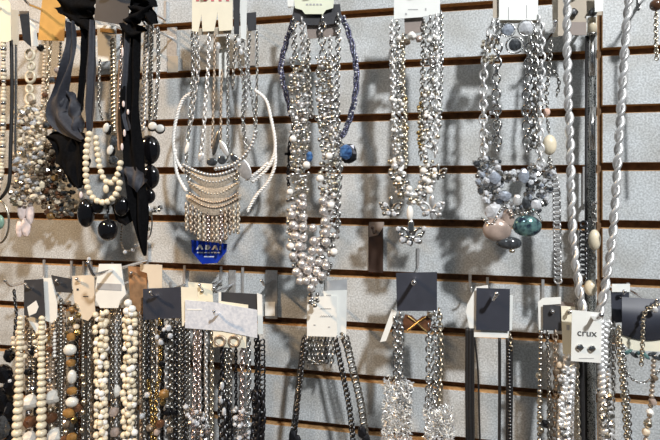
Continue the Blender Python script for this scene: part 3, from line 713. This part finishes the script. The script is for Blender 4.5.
# --- graduated cream pearls
T = neck('pearl_necklace', 'graduated cream pearl necklace on a black card with white sticker', 36, 280, .085)
c = card(T, [(24,280),(43,279),(45,316),(43,320),(24,315)], .088, 'card_charcoal'); card(c, [(27,307),(36,300.5),(38.5,307),(36,313),(29,316)], .0886, 'card_white', name='sticker', th=.0004)
card(T, [(43,278),(51,278),(57,304),(57,318),(52,323),(44,320)], .084, 'card_white', name='card_back'); card(T, [(27,318),(45,316),(46,330),(36,333)], .078, 'card_white', name='card_lower')
beads(T, [(20.5,318),(20,340),(19.5,370),(18.5,400),(17,440),(20,480),(29,497)], .088, 5.6, 11.6, m='pearl_cream', sc=(1.12,1.12,.9), gap=.95)
beads(T, [(42,318),(41.5,340),(41.5,370),(41.5,400),(41,440),(37,480),(29,497)], .088, 5.6, 11.6, m='pearl_cream', sc=(1.12,1.12,.9), gap=.95)
for (xa,xb) in ((18,40),):
    for x in (xa,xb): cluster(T, [(x+1,332),(x+1,358)], .084, 13, 24, 3.5, 5.5, ['pearl_cream','champagne','bone'], depth=6)
hook('chrome hook carrying black card of graduated cream pearls', 33, 288, .085, ext=.008)
T = neck('stone_necklace', 'smoky chain necklace of milky lumps and brown stones on short black card', 62, 276, .052)
card(T, [(51,275),(71,279),(72,293),(56,292)], .056, 'card_charcoal')
for (x,pts) in ((0,[(30,330),(30,365),(29,392)]),(0,[(53,322),(53,360),(52,392)]),(0,[(35,330),(34,370),(33,395)]),(0,[(48,330),(48,370),(49,395)])): chain(T, pts, .050, pitch=4, w=4.2, m=random.choice(['old_silver','bronze_silver']), style='ball', name='bead_strand')
for (x,y,d,m_) in ((30,402,15,'milky_stone'),(53,397,14,'milky_stone'),(30,422,13,'brown_stone'),(51,418,12,'brown_stone'),(29,439,15,'milky_stone'),(55,436,16,'milky_stone'),(33,388,6,'dark_crystal'),(51,410,6,'champagne'),(52,426,6,'champagne'),(29,412,6,'silver'),(47,338,7,'amber'),(50,350,7,'brown_stone'),(34,352,9,'black_gloss'),(28,372,8,'black_gloss'),(50,380,6,'silver'),(30,455,13,'brown_stone'),(54,455,12,'brown_stone')):
    pbead(T, x, y, .056, d, m_, name='stone' if d>9 else 'bead', shape='stone')
beads(T, [(54.5,322),(54.5,335),(54.5,356)], .058, 3.6, m='pearl_white', gap=1.1)
hook('chrome hook carrying the short black card of milky lumps', 62, 284, .052, ext=.006)
T = neck('stone_necklace', 'amber and white stone necklace on a tall beige card', 84, 276, .075)
card(T, [(72,276),(94,275),(95,312),(88,321),(80,318),(74,300)], .078, 'card_beige'); bars(T, [(76.5,288.5,78.5,290.5),(83,296,88,296.7)], .0786, 'ink', 'pin_hole')
for pts in ([(69,318),(66,340),(62,380),(62,430),(66,500)], [(85,320),(83,350),(84,400),(83,440),(80,500)], [(61,300),(61,340),(60,390)]): chain(T, pts, .068, pitch=3.6, w=4, m='old_silver', style='ball', name='bead_strand')
cluster(T, [(72,300),(75,320),(72,335)], .074, 14, 26, 3.5, 7, ['amber','champagne','bone','smoky_crystal','gold'], shape='stone')
for (x,y,d,m_,sx,sz) in ((71,337,10,'amber',1,1),(70,350,14,'milky_stone',1.05,.9),(71,363,11,'amber',1,.8),(72,377,12,'milky_stone',.8,1.3),(72,391,12,'amber',1,.8),(72,402,14,'milky_stone',1,.8),(69,413,14,'amber',1,.8),(74,420,8,'gold',1,1),(66,424,9,'smoky_crystal',1,1),(72,438,12,'amber',1,1),(71,452,14,'milky_stone',1,1)):
    pbead(T, x, y, .082, d*.92, m_, name='stone', shape='stone' if m_!='milky_stone' else 'fine', sc=(sx,.8,sz))
for (x,y) in ((83,376),(84,384),(84,402),(83,412),(82,430),(66,432)): pbead(T, x, y, .078, 6, 'champagne')
for (x,y) in ((64,440),(78,408),(70,446)): pbead(T, x, y, .078, 9, 'brown_stone', shape='stone')
hook('chrome hook carrying the tall beige card of amber stones', 82, 283, .075, ext=.005)

# --- clustered cream pearls on the white clipped card
T = neck('cluster_pearl_necklace', 'clustered cream pearl rope necklace on a white card with clipped corners', 110, 268, .088)
c = card(T, [(99,264),(121,264),(123,280),(126,294),(120,301),(118,308),(100,308),(96,300),(95,290)], .092, 'card_white'); card(c, [(97,283),(121,284),(121,290.5),(97,289.5)], .0926, 'card_grey', name='label_strip', th=.0003)
random.seed(21)
for xc in (101,130):
    y = 314
    while y < 470:
        for q in (-1,0,1):
            pbead(T, xc+q*4.4+random.uniform(-1.6,1.6)-(y-314)*.012*(1 if xc>115 else -.4), y+random.uniform(-1.8,1.8), .088+(.005 if q==0 else 0)+random.uniform(-.003,.003), random.uniform(5.4,7.0), random.choice(['pearl_cream','pearl_cream','pearl_cream','pearl_white']))
        y += 6.0
chain(T, [(101,310),(101,390),(102,470)], .086, w=2, m='champagne', style='cord', name='thread'); chain(T, [(130,300),(129,390),(128,470)], .086, w=2, m='champagne', style='cord', name='thread')
for (x,y) in ((128,303),(132,309),(127,311)): pbead(T, x, y, .090, 8, 'pearl_white')
hook('chrome hook with its tip showing before the white clipped card', 113, 270, .090, ext=.042, tip=.014, r=.0026, lean=(-.004,.004))
T = neck('chain_necklace', 'old silver chain strands hanging between two ropes of clustered pearls', 115, 310, .07)
for x, m_ in ((112,'old_silver'),(116,'matte_silver'),(119.5,'old_silver'),(89,'old_silver')): chain(T, [(x,306),(x,370),(x+random.uniform(-1,1),500)], .070, pitch=3.6, w=3.6, m=m_)
pbead(T, 117, 391, .078, 12, 'milky_stone', name='stone', shape='stone', sc=(.6,.6,1)); pbead(T, 114, 412, .078, 10, 'rose_stone', name='stone', shape='stone'); pbead(T,115,432,.078,10,'rose_stone',name='stone',shape='stone')
hook('chrome hook hidden behind the white clipped card', 118, 285, .066, ext=.006, tip=.004)

T = neck('multi_chain_necklace', 'dark bronze multi strand chain necklace behind the amber and white stones', 76, 310, .036)
for i, x in enumerate((27,36,47,57,64,76,80,88,92,97)): chain(T, [(x,296+random.uniform(0,20)),(x+random.uniform(-1,1),380),(x+random.uniform(-2,2),500)], .030+.004*(i%3), pitch=4, w=4.6, wire=1.0, m=('bronze_silver','gunmetal','brown_stone','old_silver')[i%4], style='cable')
hook('chrome hook behind beige card carrying dark bronze chains', 78, 290, .034, ext=.003, tip=.002)
T = neck('multi_chain_necklace', 'antique multi strand chain necklace behind the navy card of mixed chains', 150, 310, .036)
for i, x in enumerate((106,115,124,143,152,162,173,183,204)): chain(T, [(x,300+random.uniform(0,20)),(x+random.uniform(-1,1),380),(x+random.uniform(-2,2),500)], .030+.004*(i%3), pitch=4, w=4.6, wire=1.0, m=('bronze_silver','old_silver','gunmetal')[i%3], style='cable')
hook('chrome hook behind navy card carrying antique chains', 160, 305, .034, ext=.003, tip=.002)
# --- navy card with mixed chains
T = neck('chain_necklace', 'mixed dark and brass chain necklace on a navy card beside the clustered pearls', 162, 288, .08)
c = card(T, [(143,289),(181,287),(181,318),(143,320)], .084, 'card_navy')
card(T, [(140,264),(162,265),(162,288),(149,288),(147,273),(140,271)], .076, 'card_beige', name='card_back')
for (xa,xb,m_,w_) in ((148,176,'gunmetal',4),(153,171,'old_silver',5),(158,167,'matte_silver',5),(144,180,'old_silver',3.4)): chain(T, loop(xa,319,xb,319), .078, pitch=w_*.95, w=w_, wire=.9, m=m_)
chain(T, [(160,318),(160,370),(156,400),(155,500)], .082, pitch=4, w=5, m='gold', style='cable'); chain(T, [(148,380),(152,420),(150,500)], .082, pitch=4, w=4, m='gold')
for (x,y,d,m_) in ((164,335,10,'black_gloss'),(161,342,7,'clear_crystal'),(168,328,7,'clear_crystal'),(166,340,6,'black_gloss'),(160,328,6,'black_gloss'),(157,337,5,'clear_crystal'),(170,336,6,'clear_crystal'),(164,330,5,'clear_crystal')): pbead(T, x, y, .086, d, m_, name='crystal', shape='stone')
for (x,y,d,m_) in ((164,394,10,'amber'),(163,402,7,'gold'),(160,424,9,'brown_stone'),(168,412,9,'black_gloss'),(174,412,8,'black_gloss'),(147,395,6,'clear_crystal'),(142,416,6,'clear_crystal'),(157,432,7,'rose_stone'),(140,402,6,'smoky_crystal'),(150,428,8,'smoky_crystal'),(170,430,7,'smoky_crystal'),(162,364,7,'black_gloss')): pbead(T, x, y, .086, d, m_, name='stone', shape='stone')
hook('chrome hook carrying the navy card of mixed dark chains', 158, 295, .08, ext=.014)
T = neck('leather_tag_necklace', 'tan leather strip necklace tucked behind the navy card of mixed chains', 138, 270, .066)
card(T, [(128,266),(147,268),(147,300),(142,318),(130,300)], .066, 'tan_leather', name='leather_tag', th=.0016)
chain(T, [(140,312),(141,370),(141,500)], .066, pitch=3.6, w=4, m='bronze_silver'); chain(T, [(137,318),(136,400),(136,500)], .064, pitch=3.4, w=3, m='old_silver')
hook('chrome hook carrying the tan leather strip necklace', 136, 274, .062, ext=.006, tip=.004)

# --- pale blue long card
T = neck('multi_chain_necklace', 'many strand silver and black chain necklace on a wide pale blue card', 218, 305, .085)
c = card(T, [(185,300),(219,303),(257,310),(257,338),(222,331),(185,328)], .09, 'card_blue')
bars(c, [(187,309,202,310.4)], .0904, 'card_white', 'printed_line')
card(T, [(181,287),(197,288),(198,300),(206,301),(206,328),(186,326),(182,326)], .086, 'card_cream', name='card_back'); card(T, [(219,301),(248,305),(248,311),(220,306)], .088, 'card_cream', name='card_fold')
c2 = card(T, [(213,328),(246,332),(246,348),(213,347)], .0885, 'card_cream', name='earring_card')
for x in (220,234.5):
    s_ = pm(x,.083); mb = MB(); mb.ring(P(x,341,.091), Vector((0,0,1)), Vector((1,0,0)), 5*s_, 5.6*s_, 1.3*s_, 14, 6); put('earring', mb, 'bronze_silver', T)
for (pp, m_, w_, st) in (
    (loop(184,322,262,338,None,520),'gunmetal',5,'curb'), ([(195,322),(194.5,380),(193,440),(196,500)],'rose_silver',5.5,'cable'), ([(200,330),(199,380),(200,430),(202,500)],'rose_silver',4,'cable'),
    ([(212,332),(212,380),(211.5,430),(212,500)],'champagne',5,'cable'), ([(222,346),(222,370),(222,384)],'black_metal',4,'cable'), ([(230,346),(230,400),(231,500)],'old_silver',4.5,'cable'), ([(226,346),(226,400),(227,500)],'old_silver',3.4,'cable'),
    ([(243,334),(242,380),(242,430),(242,500)],'rose_silver',6,'cable'), ([(248,326),(249,380),(248,430),(248,500)],'silver',5,'cable'), ([(188,326),(188,380),(187,440),(188,500)],'old_silver',5.5,'curb'), ([(206,330),(206,380),(207,440),(206,500)],'matte_silver',3.5,'cable'),
    ([(258,336),(258,370),(257,395)],'black_metal',5,'cable')):
    chain(T, pp, .084, pitch=max(3.4,w_*.95), w=w_, wire=.9, m=m_, style=st)
chain(T, [(222,380),(222,420),(226,470),(228,500)], .088, pitch=9, w=9, wire=1.6, m='gunmetal', style='curb', name='large_link_chain'); chain(T, [(226,402),(230,430),(230,500)], .086, pitch=8, w=8, wire=1.5, m='black_metal', style='curb', name='large_link_chain')
for dx in (0,5): chain(T, [(254+dx,392),(257+dx,412),(254+dx,445),(250+dx,500)], .088, pitch=8, w=9, wire=1.8, m='black_metal', style='curb', name='large_link_chain')
for (x,y) in ((222,386),(221,400),(224,412)): pbead(T, x, y, .092, 7, 'clear_crystal', name='crystal', shape='stone', sc=(.7,.5,1.2))
cluster(T, [(190,408),(200,425),(204,440)], .090, 18, 50, 3, 6, ['rose_silver','clear_crystal','silver','old_silver'], shape='gem', name='crystal'); cluster(T, [(240,408),(243,440)], .090, 14, 40, 3, 6, ['rose_silver','silver','clear_crystal'], shape='gem', name='crystal')
hook('chrome hook piercing the wide pale blue card', 219, 313, .088, ext=.016, r=.0018, lean=(.003,0))
T = neck('chain_necklace', 'thin black chain necklace on a black card edged in white behind pale blue card', 240, 293, .068)
card(T, [(220,292),(258,294),(258,312),(220,310)], .068, 'card_charcoal'); card(T, [(257,293),(262,295),(263,334),(258,334)], .074, 'card_white', name='card_edge'); card(T, [(218.5,292),(221,292),(221,305),(218.5,305)], .070, 'card_white', name='card_edge')
chain(T, loop(236,312,256,334,None,525), .066, pitch=3.4, w=3.2, m='black_metal')
hook('chrome hook showing behind black card edged in white', 233, 284, .012, ext=.05, wd=.011, plate=(270,297))
T = neck('earring_card', 'small cream card with a stud between navy card and wide pale blue card', 207, 284, .07); T['category'] = 'earrings'
card(T, [(188,282),(212,284),(213,302),(190,300)], .066, 'card_cream'); pbead(T, 202, 291, .068, 4, 'old_silver', name='stud')
hook('chrome hook carrying the small cream stud card', 203, 289, .064, ext=.005)
T = hook('chrome hook with a wide clear face plate and white label beside blue card', 272, 280, .01, ext=.03, wd=.0185, plate=(270,318))
c = card(T, rect(265,302,275,316), .006, 'card_white', name='price_label', th=.0006)

# --- white card on the plain wall
T = neck('chain_necklace', 'long dark silver chain necklace with short fringe on double white card', 322, 293, .062)
c = card(T, [(307,297),(337,296),(337,337),(307,336)], .066, 'card_white'); card(T, [(323,291),(347,290),(346,336),(330,337)], .063, 'card_white', name='card_back'); card(T, [(327,281),(347,279),(347,292),(328,293)], .056, 'card_grey', name='clear_tab')
mb = MB()
for (x0,x1,y,a) in ((320,331,308.5,.4),(320,333,316,.9)):
    s_ = pm(320,.0665); mb.tube([P(x0+(x1-x0)*i/24, y+a*math.sin(i*1.5), .0668) for i in range(25)], .22*s_, 4)
put('script_lettering', mb, 'ink_grey', c); bars(c, [(313.5,324.5,315.5,325.7),(328,326.5,330,327.7),(326,294.8,331,296)], .0665, 'ink_grey', 'pin_hole')
chain(T, [(306,336),(303,352),(299,384),(295,420),(291,455),(296,500),(330,540),(362,500),(366,455),(362,410),(353,370),(345,336)], .062, pitch=5, w=6.5, wire=1.1, m='old_silver', style='curb')
chain(T, [(304,338),(301,370),(297,410),(294,440),(290,490)], .064, pitch=4.6, w=5, wire=1, m='gunmetal', style='curb')
chain(T, [(335,336),(342,370),(349,405),(353,440),(356,490)], .064, pitch=5, w=6, wire=1, m='gunmetal', style='curb')
chain(T, [(341,334),(350,352)], .064, pitch=5, w=6, wire=1, m='old_silver', style='curb')
for i in range(9):
    x = 305+i*3.4; chain(T, [(x,336),(x+random.uniform(-1.5,1.5),350),(x+random.uniform(-2,2),random.uniform(358,371))], .058+random.uniform(-.004,.004), pitch=4.4, w=4, wire=.8, m=random.choice(['old_silver','silver','gunmetal']), name='fringe_strand')
chain(T, [(308,358),(316,364),(326,360)], .060, pitch=4.4, w=4, m='old_silver')
for (x,y) in ((293,436),(297,441),(362,432),(366,440)): pbead(T, x, y, .066, 9, 'black_metal', shape='stone', sc=(1,.7,1.4))
hook('chrome hook piercing the double white card', 316, 302, .064, ext=.022, r=.0019)

# --- navy card with amber bow
T = neck('shredded_necklace', 'silver chain necklace with frayed white clusters and an amber bow on navy card', 416, 273, .075)
card(T, [(396,273),(437,272),(437,311),(397,311)], .08, 'card_navy')
card(T, [(392,309),(397,312),(386,341),(380,342)], .078, 'card_white', name='paper_strip')
bow = MB(); s_ = pm(417,.079); c0 = P(417,323,.079)
for q in (-1,1):
    pts = [c0+Vector((q*a*s_,0,b*s_)) for a,b in ((0,2.5),(5,7),(12,8),(14,0),(12,-7),(6,-7),(0,-2.5))]
    if q > 0: pts = pts[::-1]
    bow.prism([p+Vector((0,-.001,0)) for p in pts], .003)
b_ = put('amber_bow', bow, 'brown_stone', T, False)
mb = MB()
for q in (-1,1): mb.tube(smooth([c0+Vector((q*a*s_,-.0022,b*s_)) for a,b in ((-10,-8),(-4,-3),(2,2),(9,7))]), .9*s_, 6)
put('bow_wire', mb, 'gold', b_); pbead(T, 430, 315, .083, 6, 'champagne', shape='stone')
for pp, w_ in (([(394,316),(396,350),(396,384)],6),([(400,312),(401,350),(400,384)],5.5),([(428,312),(429,360),(428,412)],6.5),([(434,310),(436,360),(434,412)],6.5),([(439,309),(441,350),(439,408)],5)):
    chain(T, pp, .076, pitch=5, w=w_, wire=1, m='silver' if w_>5.2 else 'champagne', style='cable')
random.seed(33)
for pp, wd in (([(398,380),(398,400),(397,425),(396,470)],29),([(438,408),(439,425),(438,470)],29)):
    s_ = pm(pp[0][0],.078); ws = path(pp, .078, s_)
    for m_, n_ in (('bright_silver',260),('card_white',330),('matte_silver',330),('card_grey',420)):
        mb = MB()
        for _ in range(n_):
            c = random.choice(ws)+Vector((random.uniform(-.5,.5)*wd*s_, random.uniform(-.4,.4)*wd*s_, random.uniform(-2,2)*s_))
            d = Vector((random.uniform(-1,1),random.uniform(-.6,.6),random.uniform(-1,1))).normalized(); e = Vector((random.uniform(-1,1),random.uniform(-1,1),random.uniform(-1,1)))*1.6*s_
            L = random.uniform(1.2,2.8)*s_; mb.tube([c-d*L, c+e*.6, c+d*L], [.2*s_,.6*s_,.2*s_], 4, flat=.5)
        put('frayed_cluster', mb, m_, T, False, 'stuff')
hook('chrome hook piercing the navy card with the amber bow', 415, 279, .08, ext=.036, tip=.004, r=.0026, lean=(.001,0))

# --- navy card, black cords
T = neck('cord_necklace', 'black multi cord necklace on a navy card backed with white', 492, 288, .068)
card(T, [(476.5,288),(510,289),(509.5,331),(476,330)], .074, 'card_navy')
card(T, [(476,287),(488,285),(490,330),(470,331),(466,312),(467,305)], .069, 'card_white', name='card_back'); card(T, [(508,294),(513,296),(512,330),(507,331)], .071, 'card_white', name='card_edge'); card(T, [(474,330),(509,331),(509,338),(474,337)], .070, 'card_white', name='card_fold')
for (xa,xb,w_,yb) in ((467,511,3.4,336),(470,508,4.2,337),(473,499.5,3.0,338)): chain(T, loop(xa,328,xb,yb,None,530), .068, w=w_, m='black_cord', style='cord', name='cord')
chain(T, [(474,334),(478,372),(480,440),(484,510)], .067, w=1.8, m='black_cord', style='cord', name='cord'); chain(T, [(510,334),(511,352)], .070, pitch=4, w=4, m='champagne'); chain(T, [(509,350),(510,430),(509,510)], .070, pitch=3.4, w=3.4, m='gunmetal', style='ball', name='bead_strand')
hook('chrome hook piercing the navy card backed with white', 492, 297, .074, ext=.022, r=.0022, tip=.010, lean=(.003,0))
hook('bare chrome wire hook clipped beside the navy card backed with white', 470, 287, .025, ext=.012, wd=.004, plate=(274,290), r=.0014)

# --- right hand cards
T = neck('bead_chain_necklace', 'old silver bead chain necklace on a charcoal card with folded white edge', 552, 300, .062)
card(T, [(538,302),(543,298),(561,297),(561,304),(544,305),(544,331),(539,334)], .060, 'card_white', name='card_back'); card(T, [(543,305),(562,306),(562,331),(543,330)], .064, 'card_charcoal'); card(T, [(545,300),(574,303),(574,308),(545,306)], .058, 'card_taupe', name='card_fold')
chain(T, [(541,332),(540,380),(539.5,440),(545,500)], .064, pitch=5.4, w=5, m='old_silver', style='ball', name='bead_strand'); chain(T, [(547,330),(549,380),(549,440),(550,510)], .062, pitch=3.8, w=3.6, m='old_silver'); chain(T, [(555,330),(556,380),(554,440),(553,510)], .062, pitch=4.6, w=5, m='bronze_silver')
for (x,y,d,m_) in ((540,402,6.5,'champagne'),(540,418,6.5,'champagne'),(545,424,8,'black_gloss'),(541,430,6.5,'champagne'),(539,376,6.5,'champagne'),(557,372,8,'smoky_crystal'),(560,365,7,'bone')): pbead(T, x, y, .068, d, m_, shape='stone')
hook('chrome hook carrying charcoal card with the folded white edge', 551, 312, .058, ext=.004, tip=.003)
T = neck('braided_necklace', 'thick braided silver necklace on cream cards beside the printed stud card', 567, 308, .07)
card(T, [(561,306),(575,307),(574,356),(563,354)], .066, 'card_cream'); bars(T, [(566.5,325,569.5,330)], .0666, 'ink_grey', 'pin_hole')
chain(T, [(570,356),(568,380),(565,410),(564,440),(572,500),(588,520),(602,500),(607,440),(606,400),(603,350),(604,320)], .072, pitch=16, w=13, m='bright_silver', style='braid', name='braid')
chain(T, [(573,356),(571,390),(570,440),(572,500)], .074, pitch=5, w=6, wire=1, m='matte_silver', style='curb'); chain(T, [(608,322),(606,360),(604,400),(607,440),(606,500)], .074, pitch=5, w=7, wire=1.1, m='old_silver', style='curb'); chain(T, [(600,360),(601,400),(602,500)], .070, pitch=4.6, w=5, wire=1, m='matte_silver', style='curb')
chain(T, [(577,360),(577,400),(579,450),(580,510)], .062, pitch=4, w=4, m='champagne'); chain(T, [(581,362),(582,400),(583,510)], .055, w=5, m='black_cord', style='cord', name='cord')
cluster(T, [(605,390),(608,440)], .076, 12, 40, 3, 5.5, ['champagne','old_silver','silver'], shape='gem', name='crystal'); cluster(T, [(565,370),(564,440)], .076, 13, 40, 3, 5, ['silver','old_silver','bright_silver'], shape='gem', name='crystal')
hook('chrome hook carrying cream cards of the braided necklace', 569, 312, .066, ext=.004, tip=.003)
T = thing('earring_card', 'white printed card with two round silver stud earrings', 'earrings', P(587,312,.083))
c = card(T, [(572,310),(602,313),(601,363),(571,361)], .086, 'card_white')
lettering(c, 'crux', 587, 336.2, .0866, 7.4, 'ink', wide=1.0); bars(c, [(579,358,594,358.7)], .0864, 'ink_grey', 'fine_print')
for x, y in ((580,347.5),(592,348.8)):
    st = pbead(T, x, y, .088, 7.2, 'silver', name='stud', shape='stone', sc=(1,.4,1))
hook('chrome hook piercing the white printed stud card', 593, 317, .086, ext=.016, r=.0024, lean=(.003,0))

T = neck('chain_necklace', 'silver chain necklace on a small navy card with white top', 617, 290, .058)
card(T, [(611,291),(629,291),(629,322),(612,323)], .06, 'card_navy'); card(T, [(612,284),(630,284),(630,292),(612,292)], .062, 'card_white', name='card_top')
chain(T, [(614,322),(613,370),(612,440),(613,500)], .060, pitch=4, w=4, m='old_silver')
hook('chrome hook carrying the small navy card with white top', 621, 296, .058, ext=.006)
T = neck('crystal_chain_necklace', 'fine chains and teal crystals on a bowed navy and cream card', 645, 298, .085)
mb = MB(); rows = []
for r in range(7):
    v = r/6; rows.append([P(622+46*u/8+(2 if r else 3)*0, 297+(38)*v+3*(u/8)+4*math.sin(math.pi*u/8)*v, .080+.010*math.sin(math.pi*v)) for u in range(9)])
mb.grid(rows); mb.grid([[q+Vector((0,.0009,0)) for q in r][::-1] for r in rows]); put('card', mb, 'card_navy', T)
card(T, [(618,328),(668,336),(668,352),(630,350),(619,340)], .078, 'card_cream', name='card_lower')
chain(T, [(660,304),(650,308),(644,315),(643,330),(642,356),(641,368)], .097, pitch=3.2, w=3.4, wire=.7, m='champagne'); pbead(T, 655, 310, .097, 6, 'bright_silver', name='clasp', shape='stone')
chain(T, [(619,326),(619,350),(622,375),(625,410),(627,440),(630,500)], .088, pitch=4, w=5, wire=.9, m='champagne'); chain(T, [(623,345),(624,375),(628,410),(629,440),(632,500)], .086, pitch=4, w=5, wire=.9, m='silver')
chain(T, [(624,366),(629,376),(638,382),(648,381),(658,372),(664,364)], .090, pitch=2.8, w=2.4, wire=.55, m='silver')
chain(T, [(654,356),(652,390),(649,420),(646,440),(650,500)], .086, pitch=5, w=5, m='bronze_silver', style='ball', name='bead_strand')
for (x,y,d,m_) in ((650,412,7,'pearl_white'),(648,424,8,'champagne'),(653,402,7,'rose_stone'),(646,432,8,'bone'),(655,378,6,'smoky_crystal')): pbead(T, x, y, .092, d, m_, shape='stone')
mb = MB()
for (x,y,a) in ((628,352,.5),(634,355,-.5),(640,353,.7),(646,356,-.4),(652,354,.6),(657,358,-.6),(662,355,.4)): pbead(T, x, y, .088, 9, random.choice(['abalone','clear_crystal','dark_crystal']), name='teal_crystal', shape='gem', sc=(.5,.4,1.2), rot=(0,a*2,0))
hook('chrome hook behind bowed navy card of fine chains', 650, 303, .078)
